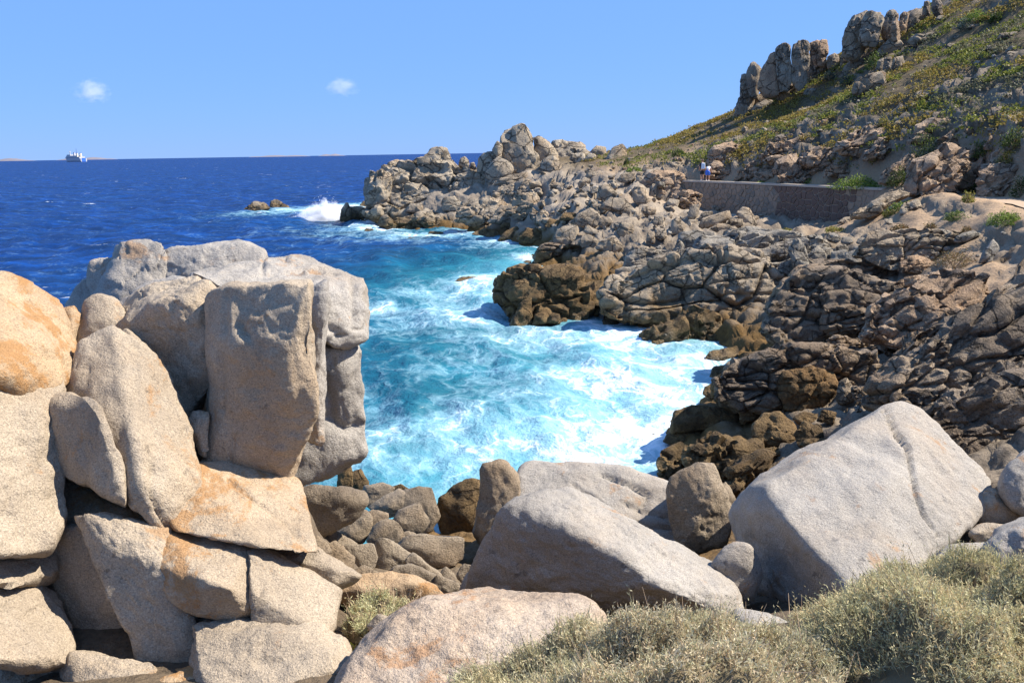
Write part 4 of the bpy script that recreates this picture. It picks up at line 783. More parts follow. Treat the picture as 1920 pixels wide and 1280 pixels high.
many(z6, [[(830, 830), (920, 700), (1030, 600), (1090, 620), (1082, 760), (950, 885), (880, 905)], [(870, 1020), (960, 880), (1130, 780), (1300, 690), (1285, 745), (1100, 905), (960, 1050)], [(1320, 690), (1400, 600), (1560, 480), (1650, 440), (1670, 560), (1480, 645), (1350, 710)], [(1560, 550), (1600, 440), (1664, 335), (1760, 400), (1730, 570)], [(1300, 840), (1320, 750), (1480, 680), (1620, 640), (1760, 615), (1710, 745), (1500, 805), (1350, 855)], [(1200, 970), (1300, 860), (1500, 780), (1760, 700), (1760, 805), (1550, 905), (1350, 965), (1230, 1005)],
          [(1380, 1090), (1450, 1010), (1664, 920), (1760, 900), (1760, 1085), (1500, 1125)], [(1400, 1260), (1500, 1180), (1760, 1085), (1760, 1300), (1450, 1300)]],
     'long sloping dark rock rib running down the right cliff', 'dark', 'sloping ribs of the right cliff', p=11, joints=1.0, rough=1.2, tilt=0.5, level=6, grow=1.15, strata=0.9, ldir=(-0.55, 0.1, 0.83))
many(z6, [[(1040, 1110), (1120, 1000), (1200, 980), (1222, 1040), (1100, 1125)], [(1180, 1135), (1250, 1070), (1360, 1050), (1385, 1110), (1280, 1135)], [(1150, 1240), (1250, 1150), (1400, 1110), (1512, 1140), (1400, 1205), (1250, 1275)], [(860, 1155), (900, 1100), (1030, 1070), (1042, 1110), (950, 1165)], [(500, 835), (560, 795), (700, 820), (860, 870), (800, 905), (600, 895)], [(650, 1165), (640, 1110), (700, 1110), (737, 1160), (700, 1195)], [(1000, 1200), (1060, 1140), (1150, 1130), (1160, 1180), (1080, 1230)], [(840, 1230), (870, 1170), (980, 1160), (1000, 1200), (920, 1250)], [(1200, 950), (1210, 900), (1290, 860), (1300, 890), (1250, 950)], [(1250, 830), (1270, 790), (1300, 800), (1290, 840)]],
     'rough dark rock in the gully behind the split boulder', 'dark', 'rough rocks in the gully', p=10, joints=0.9, rough=1.3, tilt=0.6, grow=1.2, strata=0.5, ldir=(-0.55, 0.1, 0.83))
rock(z6([(185, 1090), (200, 1030), (330, 1000), (430, 990), (520, 1050), (542, 1110), (500, 1205), (350, 1255), (220, 1245)]), 'big squared brown block among the wet rocks', 'brown', None, p=16, joints=0.6, tilt=0.3, level=6, name='block')
rock(z6([(535, 1190), (560, 1070), (590, 1048), (664, 1160), (640, 1195), (580, 1215)]), 'pointed brown stone right of the squared block', 'mid', None, p=16, joints=0.2, name='stone')
rock(z6([(180, 1010), (250, 880), (430, 850), (600, 870), (882, 890), (870, 945), (700, 985), (560, 1015), (480, 965), (300, 1005)]), 'long brown ledge above the wet rocks, dark cave behind', 'dark', None, p=13, joints=0.9, tilt=0.4, level=6, name='ledge_rock')
many(z4, [[(135, 205), (160, 130), (250, 92), (320, 95), (460, 130), (472, 168), (250, 172)], [(100, 245), (150, 190), (230, 165), (272, 210), (240, 250), (160, 258)]], 'smooth golden-brown rock with foam pouring round it', 'brown', 'golden rocks in the foam', p=9, joints=0.2, tilt=0.7)
many(z4, [[(75, 400), (90, 280), (170, 260), (220, 280), (250, 385), (120, 420)], [(200, 290), (290, 205), (400, 220), (512, 250), (480, 305), (420, 405), (320, 430), (230, 390)], [(370, 480), (380, 360), (470, 310), (540, 280), (592, 300), (520, 375), (420, 465)], [(520, 320), (540, 270), (590, 270), (600, 310), (560, 330)]],
     'honeycombed rusty brown rock at the water behind the slab', 'brown', 'honeycombed rusty rocks', p=10, joints=1.1, rough=1.3, tilt=0.5, level=6)
many(z4, [[(480, 240), (480, 160), (520, 120), (600, 115), (670, 180), (682, 262), (640, 285), (520, 270)], [(660, 210), (700, 160), (780, 180), (792, 232), (720, 275), (680, 262)], [(430, 175), (440, 100), (520, 80), (600, 92), (520, 132)], [(660, 150), (700, 120), (760, 130), (750, 170), (700, 180)], [(760, 160), (780, 110), (840, 120), (830, 170)], [(690, 260), (740, 230), (820, 230), (830, 260), (750, 285)]],
     'dark wet rounded boulder behind the honeycombed rocks', 'brown', 'dark wet boulders', p=9, joints=0.5, tilt=0.5)
many(z5, [[(300, 370), (330, 340), (330, 375)], [(250, 365), (280, 345), (310, 350), (300, 375), (262, 378)]], 'small wet rock off the dark overhanging ledge', 'brown', 'small wet rocks off the ledge', tilt=0.7)
for L in ([(1192, 815), (1200, 808), (1212, 812), (1208, 820)], [(1216, 820), (1224, 812), (1234, 816), (1228, 824)]):
    rock(L, 'tiny brown rock awash at the edge of the foam', 'brown', None, group='tiny rocks awash', tilt=0.7, name='stone')
# connected bedrock ledges the blocks sit on
for L, lab, m, ld in (([(1120, 600), (1150, 520), (1250, 480), (1400, 470), (1480, 500), (1500, 570), (1380, 620), (1200, 625)], 'broad stepped bedrock ledge behind the lumps at the foam', 'mid', (-0.05, 0.1, 0.99)), ([(1290, 520), (1320, 450), (1460, 435), (1560, 450), (1570, 510), (1450, 545)], 'upper stepped bedrock ledge under the squared blocks', 'mid_grey', (-0.05, 0.1, 0.99)),
        ([(1440, 640), (1450, 560), (1500, 500), (1620, 500), (1700, 530), (1690, 600), (1600, 650), (1500, 670)], 'shaded bedrock wall in the middle of the right cliff', 'dark', (-0.1, 0.1, 0.99)), ([(1620, 640), (1660, 540), (1760, 500), (1850, 520), (1830, 600), (1720, 670)], 'reddish bedrock bulge on the upper right slope', 'pink', (-0.45, 0.1, 0.88)),
        ([(1640, 760), (1700, 680), (1800, 600), (1930, 540), (1960, 640), (1850, 720), (1740, 790)], 'long bedrock rib descending from the right edge', 'dark', (-0.55, 0.1, 0.83)), ([(1340, 740), (1380, 680), (1480, 650), (1640, 660), (1690, 690), (1600, 740), (1430, 770)], 'low dark bedrock shelf at the cove corner', 'dark', (-0.1, 0.1, 0.99)), ([(1700, 840), (1760, 760), (1880, 700), (1960, 690), (1960, 800), (1840, 860)], 'lower bedrock rib behind the whale-backed rock', 'dark', (-0.5, 0.1, 0.86)),
        ([(1600, 480), (1640, 440), (1760, 430), (1850, 450), (1800, 500), (1680, 510)], 'low layered ledge along the sandy terrace', 'mid', (-0.2, 0.1, 0.97))):
    rock(L, lab, m, None, T=None, tilt=0.45, bulge=0.1, joints=0.75, strata=0.7, ldir=ld, p=14, level=6, name='bedrock_ledge', rough=1.0)
# ---- headland
rock(z7([(858, 545), (870, 440), (930, 340), (970, 320), (1060, 340), (1150, 300), (1230, 298), (1300, 310), (1420, 300), (1520, 330), (1600, 400), (1632, 470), (1600, 525), (1450, 565), (1300, 575), (1000, 565)]), 'great pale domed rock mass of the headland', 'far', 92, 10, tilt=0.75, bulge=0.1, joints=1.1, p=10, level=7, rough=1.2, name='headland_rock')
rock(z7([(856, 545), (870, 440), (920, 335), (965, 322), (1000, 350), (1012, 500), (965, 565), (900, 560)]), 'dark-sided buttress at the seaward end of the headland', 'far', 92.5, 5, tilt=0.3, bulge=0.2, joints=0.7, p=11, name='headland_rock', level=6)
rock(z7([(1165, 295), (1185, 260), (1220, 220), (1240, 190), (1280, 182), (1352, 200), (1358, 230), (1340, 270), (1372, 335), (1300, 335), (1205, 315)]), 'head-shaped knob on top of the headland dome', 'far', 96, 3.0, tilt=0.3, p=10, joints=0.5, name='headland_rock')
rock(z7([(1408, 300), (1418, 250), (1445, 238), (1467, 260), (1472, 305)]), 'small upright stone between knob and tall crag', 'far', 97, 1.5, name='stone')
rock(z7([(1470, 310), (1480, 275), (1500, 270), (1512, 310)]), 'tiny stone beside the crag against the sea', 'far', 97, 1.2, name='stone')
rock(z7([(936, 675), (960, 640), (1080, 600), (1200, 562), (1400, 580), (1455, 640), (1440, 668), (1300, 695), (1120, 710)]), 'low ribbed brown-footed rock at the water below the dome', 'far', 86.5, 6, tilt=0.6, joints=1.0, level=6, name='headland_rock')
many(z7, [[(990, 635), (1010, 580), (1080, 560), (1117, 590), (1100, 625)], [(765, 615), (760, 540), (830, 540), (852, 560), (820, 605)], [(838, 595), (900, 520), (980, 500), (1010, 540), (1022, 578), (920, 590)], [(808, 545), (840, 505), (862, 540)], [(920, 580), (940, 540), (1000, 525), (1020, 570)], [(1100, 560), (1120, 520), (1180, 520), (1190, 570)], [(1310, 560), (1320, 500), (1380, 480), (1420, 520), (1390, 560)]], 'brown-tinged block at the waterline of the headland', 'far', 'waterline blocks of the headland', tilt=0.4, grow=1.15)
rock(z7([(698, 625), (705, 560), (738, 506), (762, 560), (768, 620)]), 'fin-shaped pointed rock at the tip of the headland', 'far', 98, 1.5, tilt=0.2, p=16, name='stone')
many(z7, [[(1415, 610), (1450, 530), (1600, 500), (1685, 560), (1640, 635), (1470, 640)], [(1600, 620), (1680, 540), (1760, 540), (1790, 600), (1700, 635)], [(1700, 560), (1760, 480), (1860, 470), (1900, 540), (1800, 600)], [(1740, 480), (1790, 420), (1880, 440), (1870, 490)], [(1630, 470), (1680, 410), (1750, 400), (1760, 450), (1690, 480)], [(1590, 400), (1620, 350), (1660, 370), (1650, 400)], [(1640, 400), (1700, 360), (1800, 340), (1830, 370), (1740, 405)], [(1780, 420), (1800, 380), (1850, 390), (1850, 440)]],
     'broken grey ledge of the headland below the tall crag', 'mid', 'ledges below the tall crag', joints=0.9, tilt=0.5, grow=1.25, strata=0.6)
rock(z7([(1500, 500), (1530, 350), (1600, 270), (1680, 225), (1880, 250), (2000, 320), (2060, 450), (1900, 580), (1600, 540)]), 'broad cracked rock mass carrying the crags of the headland', 'far', 95, 7, tilt=0.5, bulge=0.15, joints=0.9, p=16, name='headland_rock', level=6, rough=1.1)
rock(z7([(1662, 200), (1680, 80), (1760, 45), (1800, 38), (1842, 100), (1872, 180), (1900, 300), (1860, 420), (1720, 420), (1690, 300)]), 'tallest crag of the headland, broad and cracked', 'far', 93, 4, tilt=0.25, bulge=0.2, joints=0.7, p=20, level=6, name='crag', chips=3)
rock(z7([(1518, 325), (1530, 230), (1580, 204), (1642, 215), (1660, 300), (1640, 420), (1540, 420)]), 'grey shoulder rock left of the tallest crag', 'far', 93.5, 3, joints=0.4, name='headland_rock')
rock(z7([(1608, 200), (1640, 142), (1666, 160), (1672, 212), (1640, 238)]), 'egg-shaped stone perched left of the tallest crag', 'far', 93.2, 1.2, p=7, joints=0.1, name='stone')
rock(z7([(1558, 355), (1590, 290), (1640, 247), (1700, 268), (1737, 322), (1700, 355), (1600, 378)]), 'rounded boulder at the foot of the tallest crag', 'far', 91, 3, joints=0.4, p=9)
rock(z8([(378, 205), (383, 120), (405, 108), (430, 150), (480, 146), (522, 210), (540, 320), (410, 330)]), 'second crag right of the tallest one', 'far', 95, 3, joints=0.6, name='crag')
rock(z8([(413, 318), (420, 260), (440, 242), (520, 244), (552, 300), (556, 385), (500, 375), (440, 338)]), 'squarish cracked rock under the second crag', 'far', 90, 3, joints=0.7)
rock(z8([(498, 205), (505, 160), (560, 136), (640, 143), (690, 180), (735, 230), (720, 320), (520, 320)]), 'low craggy rock on the skyline right of the crags', 'far', 98, 4, joints=0.9, tilt=0.6)
rock(z8([(818, 275), (825, 220), (860, 180), (915, 163), (942, 190), (940, 300), (830, 310)]), 'rounded skyline boulder beside the path steps', 'far', 90, 3, joints=0.3, p=9)
many(z8, [[(728, 205), (760, 172), (820, 185), (822, 235), (760, 235)], [(600, 250), (630, 215), (690, 215), (700, 260), (640, 275)], [(690, 260), (720, 215), (760, 225), (750, 265)]], 'low pale rock on the skyline between crags and steps', 'far', 'low skyline rocks', joints=0.7)
RB = 'boulders of the rubble slope'
many(z8, [[(1600, 575), (1640, 538), (1690, 550), (1727, 655), (1680, 660), (1620, 605)]], 'tall rounded boulder leaning against the wall foot', 'mid', None, p=9, joints=0.15)
many(z8, [[(1440, 525), (1450, 490), (1490, 452), (1542, 490), (1530, 525), (1470, 538)]], 'whitish angular block just below the wall', 'far', None, p=20, joints=0.05)
many(z8, [[(978, 505), (985, 440), (1015, 407), (1060, 450), (1092, 522), (1050, 535)]], 'large smooth upright boulder in the middle of the rubble slope', 'mid', None, p=10, joints=0.1)
many(z8, [[(1203, 695), (1210, 620), (1245, 596), (1297, 650), (1282, 695), (1240, 705)]], 'upright tan boulder above the squared cliff blocks', 'mid', None, p=11, joints=0.15)
many(z8, [[(1378, 655), (1400, 610), (1560, 558), (1572, 600), (1500, 645), (1420, 670)]], 'long slanting boulder below the retaining wall', 'mid', None, p=11, joints=0.15)
many(z8, [[(608, 645), (650, 590), (720, 544), (792, 590), (770, 645), (720, 665)]], 'broad tan domed boulder above the dark overhanging ledge', 'mid', None, p=9, joints=0.15)
many(z8, [[(388, 645), (400, 590), (450, 552), (482, 590), (472, 645), (430, 662)]], 'pale block standing in the surf at the inlet', 'mid', None, p=13)
many(z8, [[(1028, 410), (1060, 350), (1150, 318), (1250, 318), (1302, 360), (1304, 445), (1200, 465), (1090, 445)]], 'pinkish rock outcrop under the far end of the path', 'pink', None, joints=1.0, level=6, p=12)
many(z8, [[(1200, 520), (1230, 440), (1320, 440), (1400, 470), (1380, 530), (1280, 560)]], 'crumbling pinkish bank below the far end of the wall', 'pink', None, joints=1.2, level=6, p=12, rough=1.5)
many(z8, [[(765, 495), (780, 420), (830, 404), (897, 470), (830, 500)], [(1108, 715), (1130, 664), (1175, 670), (1182, 715), (1150, 738)], [(1038, 325), (1050, 285), (1100, 290), (1097, 328)], [(1188, 315), (1200, 264), (1252, 290), (1257, 322)], [(890, 385), (920, 340), (990, 330), (1000, 370), (940, 392)], [(690, 365), (720, 320), (790, 340), (780, 365)], [(880, 680), (900, 630), (980, 640), (985, 690), (930, 725)], [(770, 650), (790, 605), (850, 600), (862, 630), (820, 660)], [(720, 575), (740, 520), (800, 520), (830, 560), (780, 582)], [(790, 530), (830, 485), (930, 490), (1005, 570), (960, 590), (860, 560)], [(1030, 560), (1050, 530), (1120, 550), (1115, 585), (1060, 595)], [(1100, 640), (1115, 590), (1165, 590), (1160, 635), (1130, 650)], [(980, 600), (1000, 565), (1032, 580), (1025, 615)],
          [(1310, 600), (1330, 530), (1380, 525), (1370, 590), (1340, 610)], [(1360, 480), (1380, 440), (1402, 440), (1400, 490)], [(1420, 520), (1430, 470), (1450, 470), (1445, 520)], [(1450, 570), (1460, 530), (1510, 535), (1505, 575)], [(1380, 560), (1400, 515), (1440, 520), (1430, 560)], [(1380, 610), (1400, 570), (1460, 565), (1440, 600)], [(1530, 650), (1560, 610), (1640, 610), (1645, 650), (1580, 662)], [(1450, 670), (1490, 635), (1560, 650), (1620, 680), (1520, 690)], [(1300, 655), (1320, 615), (1370, 615), (1360, 650)], [(1000, 380), (1005, 350), (1035, 355), (1035, 395)], [(1000, 345), (1010, 325), (1040, 330), (1035, 350)], [(1160, 465), (1175, 440), (1235, 445), (1235, 470)], [(1085, 480), (1100, 400), (1125, 405), (1115, 480)], [(1060, 760), (1070, 690), (1110, 690), (1110, 760)], [(1120, 480), (1150, 445), (1170, 470), (1150, 490)], [(1180, 530), (1200, 490), (1260, 500), (1250, 540)], [(480, 410), (510, 390), (570, 400), (560, 430)], [(310, 420), (340, 390), (380, 400), (370, 435)]],
     'pale boulder in the rubble slope below the path', 'mid', RB, p=11, joints=0.25, tilt=0.4)
# rocks awash
many(z7, [[(108, 575), (150, 535), (200, 508), (240, 508), (272, 540), (240, 565)]], 'long low brown islet rock in the open water', 'far', None, tilt=0.7, p=8, name='sea_rock')
many(z7, [[(270, 555), (278, 505), (310, 492), (345, 510), (350, 550), (310, 560)]], 'blocky islet rock right of the long low one', 'far', None, tilt=0.4, name='sea_rock')
many(z7, [[(335, 555), (350, 515), (390, 535), (392, 552)]], 'smallest islet rock at the right of its group', 'far', None, tilt=0.4, name='sea_rock')
many(z7, [[(650, 610), (665, 585), (700, 590), (705, 607)], [(828, 695), (850, 665), (890, 670), (900, 692)], [(1095, 745), (1110, 720), (1150, 722), (1160, 742)], [(1215, 710), (1230, 685), (1310, 688), (1320, 708)], [(1460, 735), (1500, 690), (1570, 670), (1640, 690), (1660, 720), (1540, 742)], [(1640, 740), (1680, 690), (1780, 650), (1802, 690), (1740, 738)], [(1650, 660), (1680, 632), (1740, 640), (1740, 665)], [(1790, 745), (1820, 690), (1900, 660), (1920, 720), (1850, 760)], [(620, 560), (640, 545), (665, 550), (660, 562)]],
     'low brown rock awash off the headland', 'brown', 'rocks awash off the headland', tilt=0.6, name='sea_rock')
many(z8, [[(280, 725), (340, 665), (440, 670), (520, 680), (440, 730), (340, 760)], [(450, 660), (480, 610), (540, 620), (540, 660)], [(540, 620), (570, 570), (640, 580), (630, 620)]], 'brown rock in the surf of the narrow inlet', 'brown', 'rocks in the inlet', tilt=0.6, joints=0.8)
# ---- hillside rocks
def hash_f(s): return (sum(ord(ch) * (i + 3) for i, ch in enumerate(s)) % 97) / 97.0
PG = 'standing pinnacles of the lower crest'
for L, lab in (([(165, 455), (190, 445), (196, 560), (175, 578), (161, 520)], 'thin dark pinnacle at the far left of the crest'), ([(190, 562), (195, 440), (220, 385), (250, 374), (296, 430), (292, 480), (250, 565)], 'round-topped grey pinnacle, second from left on the crest'), ([(252, 550), (275, 480), (305, 400), (335, 334), (375, 319), (416, 345), (427, 440), (415, 552), (330, 564)], 'broad pinnacle with an orange hollow on the crest'),
               ([(368, 325), (385, 280), (430, 264), (466, 285), (472, 400), (472, 515), (420, 535), (412, 350)], 'flat-topped tan pinnacle behind the hollowed one'), ([(472, 260), (510, 234), (555, 230), (586, 260), (592, 400), (560, 485), (520, 525), (468, 505), (470, 330)], 'tallest pinnacle of the lower crest'), ([(543, 535), (560, 420), (585, 297), (612, 320), (642, 420), (652, 482), (625, 520)], 'smooth pale fin in front of the tallest pinnacle'),
               ([(583, 265), (640, 239), (690, 239), (702, 300), (690, 352), (640, 372), (608, 320)], 'pinkish block behind the pale fin'), ([(688, 350), (730, 324), (767, 350), (762, 422), (735, 448), (690, 442)], 'squat rounded stone right of the pinnacles'), ([(638, 385), (685, 365), (692, 432), (660, 462), (640, 452)], 'small stone at the foot of the pale fin'),
               ([(783, 335), (790, 230), (820, 180), (835, 110), (870, 75), (930, 54), (962, 70), (900, 190), (890, 252), (830, 305)], 'curved dark-edged rock at the left of the upper outcrop'), ([(893, 195), (905, 120), (940, 68), (1010, 74), (1042, 100), (1022, 192), (980, 244), (888, 258)], 'bulging grey rock in the upper outcrop'), ([(1018, 215), (1030, 110), (1060, 69), (1110, 54), (1132, 80), (1112, 204), (1060, 220)], 'upright ribbed rock in the middle of the upper outcrop'),
               ([(1083, 210), (1100, 110), (1130, 74), (1142, 182), (1120, 215)], 'narrow orange rib in the upper outcrop'), ([(1128, 195), (1140, 90), (1170, 64), (1197, 70), (1167, 195)], 'narrow dark rib right of the orange one'), ([(1163, 190), (1175, 100), (1220, 44), (1290, 39), (1327, 80), (1312, 132), (1250, 170), (1200, 194)], 'big rounded boulder at the right of the upper outcrop'),
               ([(1283, 45), (1290, 8), (1310, 3), (1322, 30), (1312, 58)], 'small knob on the skyline beyond the upper outcrop'), ([(1333, 65), (1345, -5), (1380, -14), (1402, 20), (1387, 54)], 'stubby rock on the skyline at the top of the photo'), ([(773, 405), (785, 340), (820, 303), (837, 370), (812, 400)], 'brown wedge under the upper outcrop'),
               ([(818, 304), (840, 268), (892, 263), (882, 314), (840, 320)], 'flat pale stone at the foot of the upper outcrop'), ([(868, 324), (880, 280), (940, 233), (972, 260), (962, 304), (900, 320)], 'orange-tinged angular stone below the upper outcrop'), ([(998, 304), (1040, 260), (1105, 223), (1157, 270), (1132, 314), (1060, 350), (1003, 354)], 'roof-shaped tan boulder on the slope'),
               ([(1193, 270), (1225, 213), (1362, 198), (1347, 244), (1280, 264), (1235, 280)], 'pale flat-topped boulder high on the slope'), ([(1193, 394), (1210, 330), (1270, 278), (1402, 273), (1397, 314), (1330, 374), (1270, 400)], 'large grey slanting boulder below the flat-topped one'), ([(768, 475), (830, 380), (930, 343), (937, 392), (900, 444), (850, 485)], 'smooth grey sloping rock among bushes on the hill'),
               ([(843, 585), (850, 500), (900, 473), (1000, 448), (1052, 453), (1067, 512), (990, 554), (900, 594)], 'isolated dark grey boulder on the grassy slope'), ([(378, 604), (400, 570), (500, 493), (547, 560), (470, 614), (400, 624)], 'tilted slab below the pinnacles'), ([(543, 588), (560, 548), (627, 543), (602, 588)], 'small white stone beside the tilted slab'),
               ([(213, 695), (260, 650), (370, 603), (387, 652), (300, 704), (240, 734)], 'elongated pale boulder at the lower left of the crest'), ([(100, 735), (140, 610), (190, 558), (242, 558), (232, 642), (200, 704), (150, 744)], 'dark sloping rock at the left end of the crest'), ([(238, 614), (300, 558), (352, 568), (332, 604), (260, 654)], 'tan stone between the dark rock and the tilted slab'),
               ([(1568, 1000), (1575, 900), (1640, 863), (1702, 880), (1697, 964), (1620, 1015)], 'round brown boulder on the right slope above the path')):
    lv = 6 if (lab.startswith('tallest') or 'bulging' in lab) else None
    L = L + [(sum(q[0] for q in L) / len(L) + sx, max(q[1] for q in L) + 45) for sx in (-25, 25)] if not ('slope' in lab or 'stone' in lab or 'slab' in lab) else L
    rock(zA(L), lab, 'pink' if ('orange' in lab or 'pinkish' in lab) else 'hill', None if 'slope' in lab or 'stone' in lab or 'slab' in lab else ((86 if L[0][0] < 700 else 84) + (hash_f(lab) - 0.5) * 6.0), tilt=0.15, p=17, joints=0.6, chips=7, T=None if not ('pinnacle' in lab or 'rib' in lab or 'fin' in lab) else 1.5, grow=0.94, name='pinnacle' if 'pinnacle' in lab else 'boulder', level=lv)
many(zA, [[(988, 445), (1010, 370), (1040, 358), (1032, 455)], [(1030, 465), (1045, 360), (1087, 348), (1082, 455)], [(1080, 450), (1110, 360), (1157, 348), (1142, 435)], [(1138, 425), (1160, 358), (1172, 405)]], 'one of a row of slender stones halfway up the slope', 'hill', 'row of slender stones', tilt=0.15, p=12)
many(zA, [[(220, 1065), (225, 1010), (330, 988), (412, 983), (402, 1055), (270, 1095)], [(280, 1115), (290, 1060), (350, 1033), (402, 1060), (392, 1115)], [(425, 1115), (430, 1010), (490, 988), (582, 1050), (592, 1095), (480, 1125)], [(0, 1010), (30, 930), (150, 900), (160, 960), (80, 1010)], [(0, 1090), (20, 1030), (140, 1010), (200, 1060), (120, 1100)], [(150, 1110), (170, 1060), (260, 1090), (250, 1120)], [(350, 950), (380, 900), (540, 880), (560, 940), (430, 980)], [(590, 1000), (620, 940), (760, 930), (820, 960), (700, 1020)], [(830, 900), (900, 830), (1050, 800), (1080, 850), (920, 920)], [(1000, 960), (1040, 890), (1200, 850), (1230, 900), (1100, 960)], [(740, 1080), (760, 1030), (900, 1000), (1010, 1030), (900, 1080)], [(1060, 1110), (1090, 1050), (1190, 980), (1220, 1000), (1150, 1110)], [(1400, 1160), (1430, 1060), (1540, 1010), (1570, 1060), (1480, 1150)], [(1560, 1150), (1580, 1060), (1690, 1010), (1720, 1100), (1640, 1170)], [(1240, 1150), (1260, 1020), (1400, 940), (1480, 1000), (1420, 1150)], [(1700, 1190), (1720, 1080), (1820, 1040), (1900, 1080), (1904, 1180)], [(1480, 1000), (1540, 900), (1600, 900), (1580, 1000)], [(1720, 1050), (1740, 960), (1860, 900), (1904, 960), (1880, 1050)], [(1450, 900), (1480, 820), (1600, 790), (1620, 860)], [(1700, 900), (1720, 830), (1800, 830), (1800, 890)], [(1250, 860), (1300, 780), (1420, 770), (1430, 840)]],
     'tan weathered rock in the bank above the path', 'pink', 'rocks in the bank above the path', joints=1.0, tilt=0.5, rough=1.3, grow=1.55, strata=0.7, dshift=0.7)
many(zA, [[(1225, 620), (1240, 570), (1275, 560), (1280, 620)], [(1270, 610), (1290, 570), (1340, 565), (1340, 610)], [(1480, 620), (1490, 575), (1525, 575), (1520, 625)], [(1300, 740), (1305, 690), (1335, 685), (1335, 735)], [(1340, 740), (1350, 690), (1395, 690), (1390, 740)], [(1680, 720), (1700, 670), (1760, 660), (1760, 715)], [(365, 865), (375, 835), (430, 825), (430, 860)], [(500, 700), (520, 670), (580, 660), (570, 690)], [(1780, 860), (1800, 820), (1870, 815), (1860, 870)], [(1740, 240), (1760, 210), (1860, 200), (1840, 235)], [(1670, 310), (1690, 280), (1760, 280), (1740, 310)], [(1360, 130), (1380, 100), (1440, 100), (1420, 130)], [(1560, 170), (1580, 150), (1640, 150), (1620, 180)], [(1460, 235), (1480, 218), (1510, 220), (1500, 240)], [(1420, 300), (1450, 270), (1520, 280), (1480, 305)], [(1790, 360), (1810, 320), (1880, 320), (1860, 360)], [(1100, 770), (1120, 745), (1180, 745), (1160, 775)]],
     'small grey rock poking through the hillside scrub', 'hill', 'small rocks in the hillside scrub', tilt=0.4)
many(zW, [[(1285, 590), (1275, 570), (1310, 565), (1312, 600)], [(1350, 545), (1370, 490), (1440, 485), (1450, 530)], [(1130, 560), (1200, 500), (1330, 440), (1400, 440), (1330, 490), (1230, 550), (1170, 570)], [(1060, 590), (1090, 560), (1130, 560), (1110, 590)], [(880, 610), (900, 590), (980, 592), (970, 612)], [(1330, 440), (1360, 422), (1400, 430), (1380, 445)]], 'pale outcrop between wall and sandy terrace', 'far', 'outcrops beside the wall', tilt=0.6, joints=0.7)

# ---- loose stones scattered in the rubble (copies of a few shapes)
def scatter_stones():
    protos = []
    for k in range(10):
        r = random.Random(900 + k)
        pts = [np.array([r.gauss(0, 1), r.gauss(0, 1), r.gauss(0, 1)]) for _ in range(14)]
        pts = [q / np.linalg.norm(q) * np.array([r.uniform(0.8, 1.2), r.uniform(0.7, 1.0), r.uniform(0.55, 0.8)]) for q in pts]
        P, F = rock_verts(pts, 5 if k < 4 else 4, 14, 0.9, 900 + k, 0.15, 3, size=0.8)
        protos.append((P, F))
    mats = [MAT['mid'], MAT['mid_grey'], MAT['far'], MAT['pink']]
    cache = {}
    zones = [  # polygon-ish boxes in the photo, count, size range in photo px, label, group
        ((1000, 1330, 345, 435), 95, (9, 26), 'loose angular stone in the rubble below the path', 'loose stones of the rubble slope', (0, 0, 1, 2)),
        ((1330, 1440, 380, 432), 22, (9, 22), 'loose stone at the foot of the retaining wall', 'loose stones at the wall foot', (0, 2)),
        ((900, 1180, 300, 390), 50, (8, 20), 'loose pale stone on the headland slope', 'loose stones on the headland', (2, 0)),
        ((1120, 1900, 435, 500), 26, (8, 20), 'loose stone on the top of the right cliff', 'loose stones on the cliff top', (1, 0, 3)),
        ((1330, 1900, 540, 780), 14, (10, 26), 'loose dark stone lodged in the right cliff', 'loose stones in the right cliff', (0, 1)),
        ((1500, 1910, 60, 330), 60, (6, 18), 'loose grey stone on the scrubby hillside', 'loose stones on the hillside', (1, 2)),
        ((1170, 1330, 250, 320), 30, (5, 14), 'loose tan stone on the saddle by the far steps', 'loose stones on the saddle', (3, 2)),
        ((1300, 1560, 225, 335), 60, (7, 20), 'loose tan stone in the bank beside the path', 'loose stones in the path bank', (3, 0)),
    ]
    for (x0, x1, y0, y1), n, (s0, s1), lab, grp, ms in zones:
        r = random.Random(x0 * 3 + y0)
        for _ in range(n):
            px, py = r.uniform(x0, x1), r.uniform(y0, y1)
            d = land_hit(px, py)
            if d is None: continue
            p = at(px, py, d)
            if p[2] < 0.25: continue
            sd, hz, sg = path_frame(np.array([p[0]]), np.array([p[1]]))
            if -0.6 < sd[0] < PATH_W + 0.3: continue
            k = r.randrange(10); mi = r.choice(ms)
            if (k, mi) not in cache:
                me = mesh_np('loose_stone', *protos[k]); me.materials.append(mats[mi]); cache[(k, mi)] = me
            o = bpy.data.objects.new('loose_stone', cache[(k, mi)]); COL.objects.link(o)
            s = (s0 + (s1 - s0) * r.random() ** 2) * d / FPX / 2
            o.location = (p[0], p[1], p[2] + 0.25 * s); o.scale = (s, s * r.uniform(.8, 1.2), s * r.uniform(.8, 1.2))
            o.rotation_euler = (r.uniform(-0.6, 0.6), r.uniform(-0.6, 0.6), r.uniform(0, 6.28))
            tag(o, lab, 'stone', grp)
scatter_stones()
